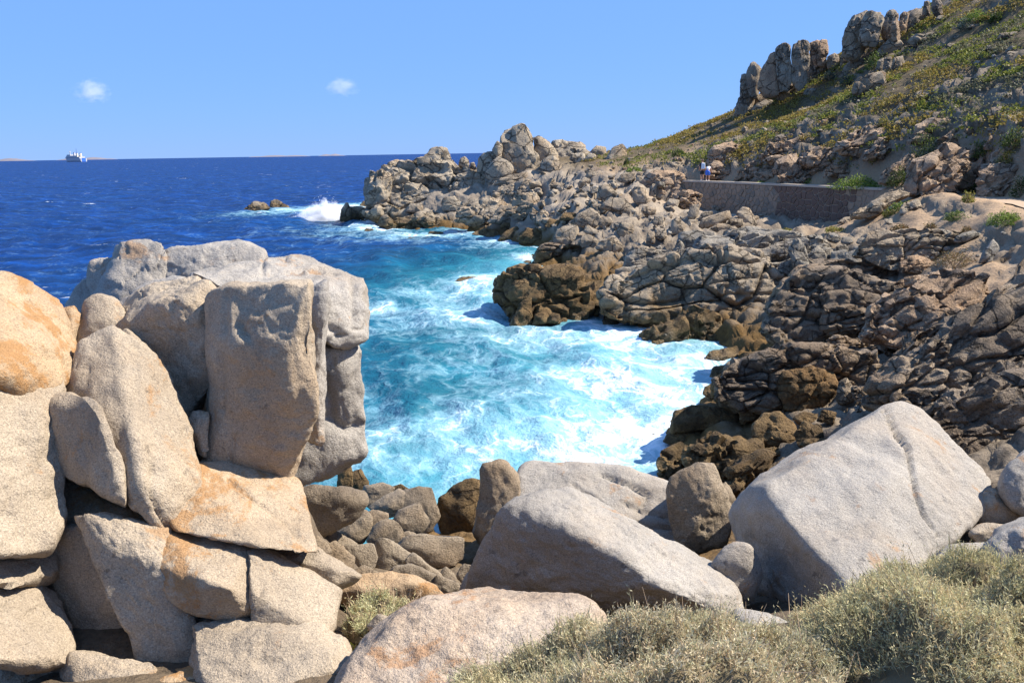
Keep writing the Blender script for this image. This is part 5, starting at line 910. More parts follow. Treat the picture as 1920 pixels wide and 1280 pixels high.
# ------------------------------------------------------------------ retaining wall under the path
def clip_poly(poly, a, b, c):                  # keep a*x + b*y <= c
    out = []
    for i in range(len(poly)):
        p, q = poly[i], poly[(i + 1) % len(poly)]; fp, fq = a * p[0] + b * p[1] - c, a * q[0] + b * q[1] - c
        if fp <= 0: out.append(p)
        if fp * fq < 0:
            t = fp / (fp - fq); out.append((p[0] + t * (q[0] - p[0]), p[1] + t * (q[1] - p[1])))
    return out
def build_wall():
    W = PATH[0:5].copy()
    W[4] = PATH[3] + (PATH[4] - PATH[3]) * 1.0
    seg = np.linalg.norm(np.diff(W[:, :2], axis=0), axis=1); cum = np.concatenate([[0], np.cumsum(seg)]); Lw = cum[-1]
    root = empty('retaining_wall', W[2] - np.array([0, 0, 2.8])); base = np.array(root.location)
    tag(root, 'long stone retaining wall with pale coping carrying the path', 'wall')
    def uv(u, v, out=0.0):                     # u along the wall, v down from the top, out = towards the sea
        k = min(max(int(np.searchsorted(cum, u) - 1), 0), len(seg) - 1); t = (u - cum[k]) / seg[k]
        p = W[k] + t * (W[k + 1] - W[k]); d = (W[k + 1] - W[k])[:2] / seg[k]
        return np.array([p[0] + d[1] * out, p[1] - d[0] * out, p[2] - v]) - base
    HW = 3.2
    core = MB(); us = np.unique(np.concatenate([np.linspace(0, Lw, 40), cum])); n = len(us)
    for u in us:
        for v, o in ((0.10, 0.0), (HW, 0.12), (HW, -0.35), (0.10, -0.35)): core.v.append(tuple(uv(u, v, o)))
    for i in range(n - 1):
        for j in range(4):
            a, b = i * 4 + j, i * 4 + (j + 1) % 4; core.f.append([a, b, b + 4, a + 4])
    core.f.append([0, 1, 2, 3]); core.f.append([4 * n - 1, 4 * n - 2, 4 * n - 3, 4 * n - 4])
    core.build('mortar', plain('wall_mortar', (0.30, 0.24, 0.18), 0.95, 0.3, 5.0, bump=0.6), root)
    m_cop = plain('wall_coping', (0.40, 0.34, 0.27), 0.9, 0.2, 4.0, bump=0.4)
    k = 0; u = 0.0; r = random.Random(5)
    while u < Lw - 0.3:
        u2 = min(Lw, u + r.uniform(1.3, 2.1)); c = MB()
        for q in (u + 0.012, u2 - 0.012):
            for v, o in ((-0.05, 0.10), (0.10, 0.10), (0.10, -0.40), (-0.05, -0.40)): c.v.append(tuple(uv(q, v, o)))
        for j in range(4):
            a, b = j, (j + 1) % 4; c.f.append([a, b, b + 4, a + 4])
        c.f.append([0, 1, 2, 3]); c.f.append([7, 6, 5, 4]); c.build('coping_slab', m_cop, root); u = u2
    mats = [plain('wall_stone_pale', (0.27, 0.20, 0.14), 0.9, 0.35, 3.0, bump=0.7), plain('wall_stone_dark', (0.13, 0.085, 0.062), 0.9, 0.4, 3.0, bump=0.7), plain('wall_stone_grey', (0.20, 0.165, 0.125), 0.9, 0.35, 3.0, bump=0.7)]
    seeds = []; su, sv = 0.50, 0.42
    for i in range(int(Lw / su) + 1):
        for j in range(7): seeds.append(((i + 0.5 + r.uniform(-.42, .42) + 0.25 * (j % 2)) * su, 0.12 + (j + 0.5 + r.uniform(-.42, .42)) * sv))
    S_ = np.array(seeds)
    for i, (x, y) in enumerate(seeds):
        poly = [(x - 0.9, y - 0.9), (x + 0.9, y - 0.9), (x + 0.9, y + 0.9), (x - 0.9, y + 0.9)]
        d2 = ((S_ - S_[i]) ** 2).sum(1)
        for j in np.argsort(d2)[1:14]:
            nx, ny = S_[j] - S_[i]; L = math.hypot(nx, ny); nx /= L; ny /= L
            poly = clip_poly(poly, nx, ny, nx * x + ny * y + L / 2 - 0.028)
            if len(poly) < 3: break
        for a, b, c in ((0, -1, -0.13), (0, 1, HW - 0.05), (-1, 0, -0.02), (1, 0, Lw - 0.02)):
            if len(poly) >= 3: poly = clip_poly(poly, a, b, c)
        if len(poly) < 3: continue
        wp = uv(sum(q[0] for q in poly) / len(poly), min(q[1] for q in poly), 1.6) + base
        if wp[2] < float(ground(wp[0:1], wp[1:2])[0]) - 0.1: continue
        for k in range(len(seg)):              # a stone at a bend of the wall is cut there
            pk = clip_poly(clip_poly(poly, -1, 0, -cum[k] - 0.002), 1, 0, cum[k + 1] - 0.002)
            if len(pk) < 3 or max(q[0] for q in pk) - min(q[0] for q in pk) < 0.06: continue
            m = MB(); dep = r.uniform(0.03, 0.08); nn = len(pk)
            cx, cy = sum(q[0] for q in pk) / nn, sum(q[1] for q in pk) / nn
            for s, o in ((1.0, -0.02), (1.0, dep * 0.6), (0.82, dep)):
                for q in pk:
                    uu, vv = cx + (q[0] - cx) * s, cy + (q[1] - cy) * s; m.v.append(tuple(uv(uu, vv, 0.12 * (vv - 0.1) / (HW - 0.1) + o)))
            for ring in (0, 1):
                for q in range(nn):
                    a, b = ring * nn + q, ring * nn + (q + 1) % nn; m.f.append([a, b, b + nn, a + nn])
            m.f.append([2 * nn + q for q in range(nn)])
            pxx = project((uv(cx, cy) + base)[None])[0][0]
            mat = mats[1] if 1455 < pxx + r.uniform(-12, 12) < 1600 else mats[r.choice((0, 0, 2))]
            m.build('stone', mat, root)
build_wall()

# ------------------------------------------------------------------ earth steps at the far end of the path
def build_steps():
    d = 84.0; p0 = at(1189, 313, d)
    root = empty('path_steps', p0); tag(root, 'short flight of sandy steps climbing to the skyline', 'steps')
    m = plain('step_earth', (0.50, 0.36, 0.22), 0.95, 0.2, 3.0, bump=0.5)
    for k in range(5):
        MB().box((0.12 * k, 0.45 * k + 0.9, 0.18 * k - 0.4 + 0.09), (1.35, 2.2, 0.98)).build('tread', m, root)
build_steps()

# ------------------------------------------------------------------ two walkers on the path
def skin(name, verts, edges, radii, mat, parent, sub=2):
    me = bpy.data.meshes.new(name); me.from_pydata(verts, edges, []); me.update()
    o = bpy.data.objects.new(name, me); COL.objects.link(o)
    md = o.modifiers.new('skin', 'SKIN'); md.use_smooth_shade = True
    for v, r in zip(me.skin_vertices[0].data, radii): v.radius = (r, r)
    me.skin_vertices[0].data[0].use_root = True
    s = o.modifiers.new('sub', 'SUBSURF'); s.levels = s.render_levels = sub
    dg = bpy.context.evaluated_depsgraph_get(); e = o.evaluated_get(dg); m2 = bpy.data.meshes.new_from_object(e)
    bpy.data.objects.remove(o)
    m2.polygons.foreach_set('use_smooth', [True] * len(m2.polygons))
    return obj(name, m2, mat, parent)
def ball(name, c, r, mat, parent, half=False):
    V, F = ico(4); V = V * np.array(r) + np.array(c)
    if half:
        V = V.copy(); V[:, 2] = np.maximum(V[:, 2], c[2] - 0.15 * r[2])
    return obj(name, mesh_np(name, V, F), mat, parent)
def build_people():
    skinm = plain('skin', (0.50, 0.27, 0.17), 0.6, 0.08); navy = plain('navy_cloth', (0.018, 0.02, 0.045), 0.8); black = plain('black_cloth', (0.014, 0.014, 0.018), 0.8)
    white = plain('white_cloth', (0.80, 0.82, 0.85), 0.8, 0.06); blue = plain('blue_cloth', (0.03, 0.13, 0.60), 0.8, 0.1); hair = plain('brown_hair', (0.10, 0.05, 0.025), 0.7, 0.3); pale = plain('pale_blue_cloth', (0.62, 0.70, 0.76), 0.8, 0.1); shoe = plain('shoe_grey', (0.45, 0.45, 0.47), 0.7)
    d01 = PATH[2] - PATH[1]; fwd = -d01[:2] / np.linalg.norm(d01[:2]); yaw = math.atan2(fwd[1], fwd[0]) - math.pi / 2     # local +y walks away along the path
    inl = np.array([fwd[1], -fwd[0]])
    def spot(px, off):
        p = atz(px, 340, 5.35); k = PATH[1] + (PATH[2] - PATH[1]) * 0.12
        a = PATH[1]; t = np.dot(p[:2] - a[:2], -fwd); q = a[:2] + t * -fwd + inl * off
        return (q[0], q[1], 5.36)
    w = empty('person', spot(1300, 0.6), yaw - 0.45); tag(w, 'standing walker in dark shirt and shorts with white backpack', 'person')
    V = [(0, 0, .93), (0, 0.01, 1.12), (0, .02, 1.32), (0, .02, 1.45), (0, .03, 1.54), (0, .05, 1.66), (0, .05, 1.74),
         (.19, .02, 1.42), (.25, .0, 1.17), (.27, .06, .93), (.275, .08, .84), (-.19, .02, 1.42), (-.25, -.01, 1.17), (-.26, .04, .93), (-.265, .06, .84),
         (.09, 0, .88), (.10, .03, .48), (.10, .0, .09), (.10, .13, .035), (-.09, 0, .88), (-.10, .02, .48), (-.10, -.06, .09), (-.10, .07, .035)]
    E = [(0, 1), (1, 2), (2, 3), (3, 4), (4, 5), (5, 6), (3, 7), (7, 8), (8, 9), (9, 10), (3, 11), (11, 12), (12, 13), (13, 14), (0, 15), (15, 16), (16, 17), (17, 18), (0, 19), (19, 20), (20, 21), (21, 22)]
    R = [.13, .12, .14, .11, .055, .095, .075, .06, .045, .035, .04, .06, .045, .035, .04, .085, .06, .04, .035, .085, .06, .04, .035]
    skin('body', V, E, R, skinm, w)
    skin('shirt', [(0, 0, .98), (0, .01, 1.14), (0, .02, 1.34), (0, .02, 1.46), (.20, .02, 1.42), (.245, 0, 1.22), (-.20, .02, 1.42), (-.245, -.01, 1.22)], [(0, 1), (1, 2), (2, 3), (3, 4), (4, 5), (3, 6), (6, 7)], [.155, .15, .165, .12, .078, .068, .078, .068], navy, w)
    skin('shorts', [(0, 0, .97), (0, 0, .90), (.09, 0, .84), (.10, .03, .50), (-.09, 0, .84), (-.10, .02, .50)], [(0, 1), (1, 2), (2, 3), (1, 4), (4, 5)], [.16, .14, .11, .085, .11, .085], black, w)
    ball('hair', (0, .04, 1.70), (.105, .115, .12), hair, w, True)
    bp = MB().box((0, -.22, 1.25), (.33, .19, .50), taper=0.88).build('backpack', pale, w)
    md = bp.modifiers.new('b', 'BEVEL'); md.width = .05; md.segments = 3
    for x in (-.11, .11): MB().box((x, -.04, 1.43), (.05, .32, .04)).build('strap', black, w)
    for x, y in ((.10, .05), (-.10, -.01)): ball('shoe', (x, y, .05), (.05, .13, .055), shoe, w)
    b = empty('person', spot(1318, 0.6), yaw - 0.9); tag(b, 'stooping walker in white top and bright blue shorts', 'person')
    V = [(0, -.12, .86), (0, .04, .98), (0, .22, 1.08), (0, .33, 1.12), (0, .42, 1.13), (0, .53, 1.13), (0, .60, 1.10), (.17, .32, 1.08), (.22, .42, .84), (.20, .58, .72), (.20, .66, .70), (-.17, .32, 1.08), (-.30, .46, 1.02), (-.40, .66, .98), (-.43, .74, .97),
         (.09, -.10, .80), (.10, .05, .46), (.10, -.02, .09), (.10, .11, .035), (-.09, -.10, .80), (-.10, -.06, .46), (-.10, -.14, .09), (-.10, -.01, .035)]
    skin('body', V, E, R, skinm, b)
    skin('top', [(0, -.06, .93), (0, .06, .99), (0, .22, 1.08), (0, .34, 1.12), (.17, .32, 1.08), (-.17, .32, 1.08)], [(0, 1), (1, 2), (2, 3), (3, 4), (3, 5)], [.15, .15, .16, .11, .08, .08], white, b)
    skin('shorts', [(0, -.08, .91), (0, -.12, .84), (.09, -.10, .76), (.10, .03, .46), (-.09, -.10, .76), (-.10, -.06, .46)], [(0, 1), (1, 2), (2, 3), (1, 4), (4, 5)], [.17, .155, .13, .10, .13, .10], blue, b)
    ball('hair', (0, .54, 1.17), (.105, .12, .10), hair, b)
    for x, y in ((.10, .03), (-.10, -.09)): ball('shoe', (x, y, .05), (.05, .13, .055), shoe, b)
build_people()

# ------------------------------------------------------------------ ferry, far islands
def build_ferry():
    D = 3000.0; p = at(141, 300, D); th = math.radians(180 + 52)      # bow away to the left, stern towards us on the right
    root = empty('ferry', (p[0], D, 0), 0); tag(root, 'white car ferry with blue stern on the horizon', 'ferry')
    root.rotation_euler[2] = math.radians(150)
    wh = plain('ship_white', (0.40, 0.41, 0.44), 0.5, 0.04, 0.05); bl = plain('ship_blue', (0.02, 0.12, 0.55), 0.5, 0.05, 0.05); dk = plain('ship_window', (0.05, 0.07, 0.10), 0.3, 0.1, 0.05); cr = plain('ship_cream', (0.75, 0.66, 0.50), 0.6, 0.05, 0.05)
    # local +x is the bow, length 104, beam 24
    hull = MB(); secs = [(-52, 12, 12), (-40, 12, 12), (20, 12, 12), (38, 9, 12.5), (48, 4, 13.5), (54, 0.4, 15)]
    for x, hw, h in secs:
        for y, z in ((-hw * .8, -1), (-hw, 4), (-hw, h), (hw, h), (hw, 4), (hw * .8, -1)): hull.v.append((x, y, z))
    for i in range(len(secs) - 1):
        for j in range(6):
            a, b = i * 6 + j, i * 6 + (j + 1) % 6; hull.f.append([a, b, b + 6, a + 6])
    hull.f.append([0, 1, 2, 3, 4, 5]); hull.f.append([30 + j for j in range(6)][::-1]); hull.build('hull', wh, root)
    MB().box((-52.4, 0, 7.2), (0.6, 15, 13)).build('stern_door', bl, root)
    sup = MB().box((-2, 0, 15.0), (84, 22, 6)).box((8, 0, 20), (58, 19, 4.4)).box((24, 0, 24), (20, 17, 4)).build('superstructure', wh, root)
    for k in range(12):
        for s in (-1, 1): MB().box((-36 + k * 6, s * 11.15, 15.4), (3, 0.4, 1.6)).build('window', dk, sup)
    MB().box((34.3, 0, 24.6), (0.4, 15, 1.5)).build('bridge_window', dk, sup)
    for y in (-7, 7):
        f = MB().box((-26, y, 24), (8, 4.5, 13), taper=0.8).build('funnel', cr, root); MB().box((-26, y, 31.2), (6.2, 3.6, 1.6)).build('funnel_cap', bl, f)
    f = MB().box((0, 0, 27), (7, 6, 11), taper=0.8).build('funnel', wh, root); MB().box((0, 0, 33), (5.6, 4.8, 1.6)).build('funnel_cap', bl, f)
    MB().tube((-14, 0, 17), (-14, 0, 48), 0.9, 0.5).build('mast', plain('ship_mast', (0.08, 0.13, 0.30), 0.5, 0.05), root)
    MB().tube((26, 0, 26), (26, 0, 40), 1.8, 0.9).box((26, 0, 36), (1.4, 8, 1.2)).build('radar_mast', wh, root)
build_ferry()
def build_islands():
    m = plain('island_rock', (0.17, 0.155, 0.175), 0.95, 0.25, 0.004)
    for lab, px0, px1, hpx, D in (('low pale island on the horizon, longer one', 470, 580, 3.2, 15000), ('low pale island on the horizon, shorter one', 600, 645, 4.0, 14500), ('faint hilly island at the left end of the horizon', -60, 60, 6.0, 22000), ('faint low island behind the ferry', 110, 215, 5.0, 22000)):
        a, b = at(px0, 300, D), at(px1, 300, D); n = 40; V = []; F = []
        for i in range(n + 1):
            t = i / n; x = a[0] + (b[0] - a[0]) * t; h = D / FPX * hpx * (0.45 + 0.55 * abs(math.sin(3.1 * t * 2.3 + px0)) * random.Random(i + px0).uniform(.7, 1)) * math.sin(math.pi * t) ** 0.5
            for y, z in ((-300, -10), (-120, h * .6), (0, h), (160, h * .5), (400, -10)): V.append((x - a[0], y, z))
        for i in range(n):
            for j in range(4): q = i * 5 + j; F.append((q, q + 5, q + 6, q + 1))
        o = obj('island', mesh_np('island', np.array(V), np.array(F)), m, None, (a[0], D, 0)); tag(o, lab, 'island')
build_islands()

# ------------------------------------------------------------------ two small clouds
def build_clouds():
    for lab, px, py, w, h, sd in (('ragged little cloud at the left of the sky', 172, 172, 62, 42, 3), ('small round-topped cloud near the middle of the sky', 642, 163, 58, 32, 8)):
        D = 5000.0; c = at(px, py, D); k = D / FPX; r = np.array([w, 0.9 * h, h]) * k * 0.62
        V, F = ico(4)
        o = obj('cloud', mesh_np('cloud', V * r, F), None, None, c); tag(o, lab, 'cloud')
        t = NT('cloud_vapour'); t.n.remove(t.bsdf)
        P = t.node('ShaderNodeTexCoord').outputs['Object']
        q = t.scaled(P, tuple(1 / x for x in r)); l = t.node('ShaderNodeVectorMath', {'operation': 'LENGTH'}, _0=q).outputs['Value']
        n = t.noise(t.scaled(q, (1, 1, 1), (sd, sd, sd)), 2.1, 7, 0.68)
        dens = t.math('MULTIPLY', t.rng(t.math('SUBTRACT', n, t.math('MULTIPLY', l, 0.42)), 0.15, 0.46), 0.0085)
        vol = t.node('ShaderNodeVolumePrincipled', None, Density=dens, Color=(0.99, 0.99, 0.99), Anisotropy=0.1)
        t.l.new(vol.outputs[0], t.out.inputs['Volume']); o.data.materials.append(t.m)
build_clouds()

# ------------------------------------------------------------------ breaking waves thrown up against the rocks
def build_spray():
    for lab, px, py, wpx, hpx, D in (('tall plume of white spray bursting beside the headland tip', 608, 402, 150, 58, 104), ('tongue of white surf climbing the headland foot', 705, 418, 100, 26, 94), ('burst of spray in the narrow inlet', 1037, 402, 24, 20, 67), ('white surf breaking over rocks in the inlet mouth', 985, 470, 70, 22, 60), ('crest of surf breaking left of the sea stack', 893, 556, 70, 34, 39.5)):
        k = D / FPX; c = at(px, py, D); c[2] = -0.05; w, h = wpx * k / 2, hpx * k; dp = min(w * 0.6, 2.2)
        V, F = ico(4); V = V * np.array([w, dp, h * 1.15]); V[:, 2] = np.maximum(V[:, 2], -0.1)
        o = obj('breaking_wave', mesh_np('breaking_wave', V, F), None, None, c); tag(o, lab, 'breaking wave')
        t = NT('spray_mist'); t.n.remove(t.bsdf)
        P = t.node('ShaderNodeTexCoord').outputs['Object']
        q = t.scaled(P, (1 / w, 1 / dp, 1 / h)); sx, sy, sz = t.sep(q)[:3]
        top = t.math('MULTIPLY', t.math('SUBTRACT', 1.0, t.math('ABSOLUTE', sx)), t.math('SUBTRACT', 1.0, t.math('MULTIPLY', t.math('ABSOLUTE', sy), 0.8)))
        n = t.noise(t.scaled(P, (1, 1, 1), (px * 0.37, 3, 1)), 5.0 / h ** 0.3 / 3.0, 7, 0.72, 0.6)
        lim = t.math('ADD', t.math('MULTIPLY', top, 0.75), t.math('MULTIPLY', t.math('SUBTRACT', n, 0.5), 1.5))
        dens = t.math('MULTIPLY', t.rng(t.math('SUBTRACT', lim, sz), 0.0, 0.55), 9.0 / max(dp, 0.6))
        vol = t.node('ShaderNodeVolumePrincipled', None, Density=dens, Color=(0.99, 0.99, 0.99), Anisotropy=0.0)
        t.l.new(vol.outputs[0], t.out.inputs['Volume']); o.data.materials.append(t.m)
        V = []; F = []; r = random.Random(px)
        for q in range(420):
            u = r.gauss(0, 0.4); z = min(abs(r.gauss(0, 0.4)), 0.95) * h * max(0.1, 1 - abs(u)); p = np.array([u * w, r.gauss(0, .3) * dp, z]); s = r.uniform(0.006, 0.02) * (D / 60)
            i = len(V)
            for e in ((1, 1, 1), (-1, -1, 1), (-1, 1, -1), (1, -1, -1)): V.append(p + s * np.array(e))
            F += [(i, i + 1, i + 2), (i, i + 3, i + 1), (i, i + 2, i + 3), (i + 1, i + 3, i + 2)]
        s = obj('spray_drops', mesh_np('spray_drops', np.array(V), np.array(F)), plain('spray_drop', (0.8, 0.83, 0.85), 0.4, 0.03), o); tag(s, kind='stuff')
build_spray()

# ------------------------------------------------------------------ plants
LEAF = leafy('leaf'); TWIG = plain('dry_twig', (0.36, 0.26, 0.17), 0.9, 0.3, 20); THATCH = plain('shrub_thatch', (0.14, 0.11, 0.06), 0.95, 0.4, 14, bump=0.8)
def leaf_tris(pos, direc, length, width, colors, r):     # one narrow leaf per row: a bent pair of triangles
    n = len(pos); side = np.cross(direc, r.normal(size=(n, 3))); side /= np.linalg.norm(side, axis=1)[:, None] + 1e-9
    tip = pos + direc * length[:, None]; mid = pos + direc * (length * 0.5)[:, None]
    w = side * (width / 2)[:, None]
    V = np.stack([pos, mid - w, tip, mid + w], 1).reshape(-1, 3)
    F = (np.arange(n)[:, None] * 4 + np.array([[0, 1, 2, 3]]))
    return V, F, np.repeat(colors, 4, 0)
def unit(v): return v / (np.linalg.norm(v, axis=1)[:, None] + 1e-9)
PAL_SAGE = np.array([(0.56, 0.46, 0.30), (0.48, 0.43, 0.28), (0.38, 0.36, 0.22), (0.50, 0.44, 0.32), (0.56, 0.42, 0.26), (0.32, 0.32, 0.18), (0.46, 0.31, 0.19)])
def near_shrub(label, cx, cy, rx, ry, h, n, pal, seed, leaf=0.027, rot=0.0, holes=0.25, tuft=0.13):
    r = np.random.default_rng(seed); root = empty('shrub', (cx, cy, float(ground(np.array([cx]), np.array([cy]))[0]))); tag(root, label, 'shrub')
    o = np.array(root.location)
    def dome(u, v):
        x, y = u * rx, v * ry; c, s = math.cos(rot), math.sin(rot); X, Y = cx + x * c - y * s, cy + x * s + y * c
        Pn = np.stack([X, Y, np.zeros_like(X)], 1); lump = 0.74 + 0.55 * fbm(Pn * 2.6, 3, seed)
        z = ground(X, Y) + h * np.sqrt(np.clip(1 - u * u - v * v, 0, 1)) ** 0.8 * lump
        return np.stack([X, Y, z], 1) - o, lump
    g = 70; uu = np.linspace(-1, 1, g); U, Vv = np.meshgrid(uu, uu); P, _ = dome(U.ravel(), Vv.ravel()); P[:, 2] -= 0.07
    i = np.arange(g - 1)[:, None] * g + np.arange(g - 1)[None]; F = np.stack([i, i + 1, i + g + 1, i + g], -1).reshape(-1, 4)
    F = F[((U.ravel()[F] ** 2 + Vv.ravel()[F] ** 2).max(1) < 1.0)]
    obj('thatch', mesh_np('thatch', P, F), THATCH, root)
    a = r.uniform(0, 2 * math.pi, n); q = np.sqrt(r.uniform(0, 1, n)); u, v = q * np.cos(a), q * np.sin(a)
    P, lump = dome(u, v)
    gap = fbm((P + o) * 2.6, 3, seed + 5); keep = gap > -0.48 + r.uniform(-0.2, 0.2, len(gap)); P, u, v = P[keep], u[keep], v[keep]; gap = gap[keep]; n = len(P)
    up = unit(np.stack([u * 0.55, v * 0.55, np.full(n, 1.0)], 1) + r.normal(0, 0.38, (n, 3)))
    L = tuft * r.uniform(0.45, 1.0, n) * np.where(r.uniform(0, 1, n) > 0.93, 1.8, 1.0); base = P - up * 0.06; base[:, 2] += 0.02 * gap
    tone = pal[r.choice(len(pal), n, p=None)] * r.uniform(0.95, 1.6, (n, 1))
    tone = tone * 0.62 + 0.38 * np.array([(0.50, 0.46, 0.30)]) * r.uniform(0.85, 1.3, (n, 1))
    patch = sstep(-0.3, 0.5, fbm((P + o) * 1.4, 3, seed + 9))[:, None]
    tone = tone * (1 - 0.35 * patch) + 0.35 * patch * np.array([(0.40, 0.38, 0.20)])
    PV, PF, PC = [], [], []; nv = 0
    stems = leaf_tris(base, up, L, np.full(n, 0.006), tone * 0.8, r)
    for V, F, C in [stems] + [leaf_tris(base + up * (L * t)[:, None], unit(up * 0.75 + r.normal(0, 0.55, (n, 3))), leaf * r.uniform(0.6, 1.3, n), leaf * 0.21 * r.uniform(0.7, 1.4, n), tone * r.uniform(0.8, 1.2, (n, 1)), r) for t in (0.25, 0.45, 0.6, 0.74, 0.87, 1.0)]:
        PV.append(V); PF.append(F + nv); PC.append(C); nv += len(V)
    me = mesh_np('foliage', np.vstack(PV), np.vstack(PF)); attr_col(me, 'Col', np.clip(np.vstack(PC), 0, 1)); obj('foliage', me, LEAF, root)
    tw = MB(); k = 260                           # taller dry stems standing out of the crown
    for j in range(k):
        t = r.integers(0, n); p = P[t] - np.array([0, 0, 0.05]); d = unit(up[t:t+1] + r.normal(0, 0.3, (1, 3)))[0] * r.uniform(0.10, 0.27); tw.tube(p, p + d, 0.003, 0.0012, 3)
    tag(tw.build('dry_stems', TWIG, root), kind='stuff')
    return root
near_shrub('wide straw and grey-green shrub at the bottom centre', 0.70, 4.25, 1.12, 1.3, 0.36, 14500, PAL_SAGE, 11)
near_shrub('bushy green-tinged shrub filling the bottom right corner', 2.95, 4.4, 1.2, 1.35, 0.38, 14500, PAL_SAGE * np.array([0.92, 0.95, 0.80]), 12)
near_shrub('small patch of pale grass beside the stepped ledge', -0.98, 6.25, 0.52, 0.5, 0.5, 4200, PAL_SAGE * np.array([0.95, 1.05, 0.85]), 13, 0.03, tuft=0.11)
def bush_mesh(r, n, rx, ry, rz, pal, leaf):
    d = unit(r.normal(size=(n, 3))); d[:, 2] = np.abs(d[:, 2]); rad = r.uniform(0.55, 1.05, n) * (0.8 + 0.3 * vnoise(d * 2.5 + r.uniform(0, 50), 3))
    P = d * rad[:, None] * np.array([rx, ry, rz])
    dr = unit(d + r.normal(0, 0.8, (n, 3)))
    C = pal[r.choice(len(pal), n)] * r.uniform(0.6, 1.3, (n, 1))
    return leaf_tris(P, dr, leaf * r.uniform(0.6, 1.3, n), leaf * 0.55 * r.uniform(0.6, 1.3, n), C, r)
PAL_G = np.array([(0.13, 0.20, 0.035), (0.20, 0.28, 0.05), (0.26, 0.31, 0.07), (0.09, 0.13, 0.025)])
PAL_D = np.array([(0.055, 0.08, 0.02), (0.09, 0.12, 0.03), (0.12, 0.15, 0.04), (0.035, 0.05, 0.015)])
PAL_Y = np.array([(0.32, 0.29, 0.06), (0.25, 0.27, 0.06), (0.36, 0.28, 0.08), (0.20, 0.17, 0.05)])
PAL_R = np.array([(0.22, 0.14, 0.06), (0.15, 0.09, 0.045), (0.28, 0.19, 0.08), (0.12, 0.12, 0.05)])
PAL_B = np.array([(0.12, 0.14, 0.10), (0.17, 0.19, 0.14), (0.08, 0.10, 0.07)])
def bush(label, px, py, w, h, pal, n=1500, name='bush', deep=0.8):
    d = land_hit(px, py + h * 0.45)
    if d is None: return
    p = at(px, py + h * 0.45, d); k = d / FPX; r = np.random.default_rng(int(px * 7 + py))
    root = empty(name, p); tag(root, label, 'bush' if name == 'bush' else 'plant')
    V, F, C = bush_mesh(r, n, w * k / 2, deep * w * k / 2, h * k * 1.0, pal, max(0.06, 3.2 * k))
    V[:, 2] -= 0.05
    me = mesh_np('foliage', V, F); attr_col(me, 'Col', np.clip(C, 0, 1)); obj('foliage', me, LEAF, root)
    tw = MB()
    for j in range(6):
        a = j * 1.05; tw.tube((0, 0, -0.1), (math.cos(a) * w * k * .28, math.sin(a) * w * k * .2, h * k * 0.6), 0.02 * max(1, k * 20), 0.008, 5)
    tw.build('stem', TWIG, root)
for a in (('bright green low bush on the path edge above the wall', 1610, 341, 105, 26, PAL_G, 2600), ('small bright green bush left of the large one above the wall', 1506, 339, 40, 13, PAL_G, 900), ('tiny green tuft on the path near the walkers', 1428, 343, 24, 7, PAL_G, 300), ('tall dark green bush growing on the shaded bank', 1738, 300, 90, 95, PAL_D, 4200), ('dark bush at the foot of the shaded bank', 1690, 330, 60, 40, PAL_D, 1500),
          ('green leafy bush by the path at the right edge', 1885, 405, 80, 34, PAL_G, 2200), ('low green bush on the sandy terrace', 1798, 403, 72, 18, PAL_D * 1.5, 1500), ('green tuft beside the path on bare sand', 1814, 369, 30, 24, PAL_Y, 700), ('green strip of plants along the outcrop beside the wall', 1690, 385, 50, 24, PAL_G, 900), ('green plants below the strip beside the wall', 1665, 398, 30, 14, PAL_Y, 500),
          ('yellow-green mat on top of the squared cliff blocks', 1478, 433, 56, 12, PAL_Y, 900), ('small yellow-green mat right of the larger one', 1562, 428, 44, 10, PAL_Y, 600), ('green grass patch below the far steps', 1190, 317, 34, 9, PAL_G, 500), ('dark tuft left of the far steps', 1175, 304, 12, 12, PAL_D, 250), ('reddish-brown dry bush on the terrace', 1690, 425, 40, 16, PAL_R, 700), ('dry brown bush on the slope left of the pointed stone', 1790, 480, 90, 40, PAL_R, 1500),
          ('small dry bush beside the terrace stones', 1745, 422, 30, 24, PAL_R, 500), ('brown tuft under the path at the right', 1812, 428, 24, 16, PAL_R, 350), ('grey-green bush at the foot of the pinnacles', 1556, 142, 30, 16, PAL_B, 500), ('grey-green bush right of the pinnacles', 1585, 150, 26, 14, PAL_B, 500), ('green bush between the hillside boulders', 1640, 115, 40, 34, PAL_D * 1.5, 900), ('dark round bush high on the right of the hill', 1866, 32, 30, 22, PAL_D, 700),
          ('bright green bush high on the hill', 1830, 30, 60, 24, PAL_G, 900), ('pale green bush left of the dark round one', 1812, 44, 50, 22, PAL_B * 1.3, 700), ('dark green bush at the right edge of the slope', 1900, 255, 60, 40, PAL_D * 1.4, 1200), ('yellow-green bush below the round brown boulder', 1890, 295, 50, 40, PAL_Y * 0.8, 1100), ('dark bush cut by the right edge above the path', 1912, 345, 40, 50, PAL_D, 1000), ('dark bush on the shaded bank right of the tall one', 1800, 322, 60, 44, PAL_D, 1500), ('dark bush at the bank foot beside the sandy path', 1835, 350, 56, 26, PAL_D, 1100), ('olive bush above the shaded bank', 1845, 280, 60, 34, PAL_D * 1.4, 1200), ('hanging bush over the bank above the walkers', 1272, 285, 30, 16, PAL_D * 1.3, 500), ('green bush overhanging the bank, upper one', 1655, 230, 40, 26, PAL_Y * 0.75, 700)):
    bush(*a)
bush('small yellow succulent in the gap beside the pinkish dome', 664, 1212, 26, 20, np.array([(0.50, 0.50, 0.06), (0.42, 0.44, 0.07), (0.55, 0.5, 0.10)]), 300, 'succulent')
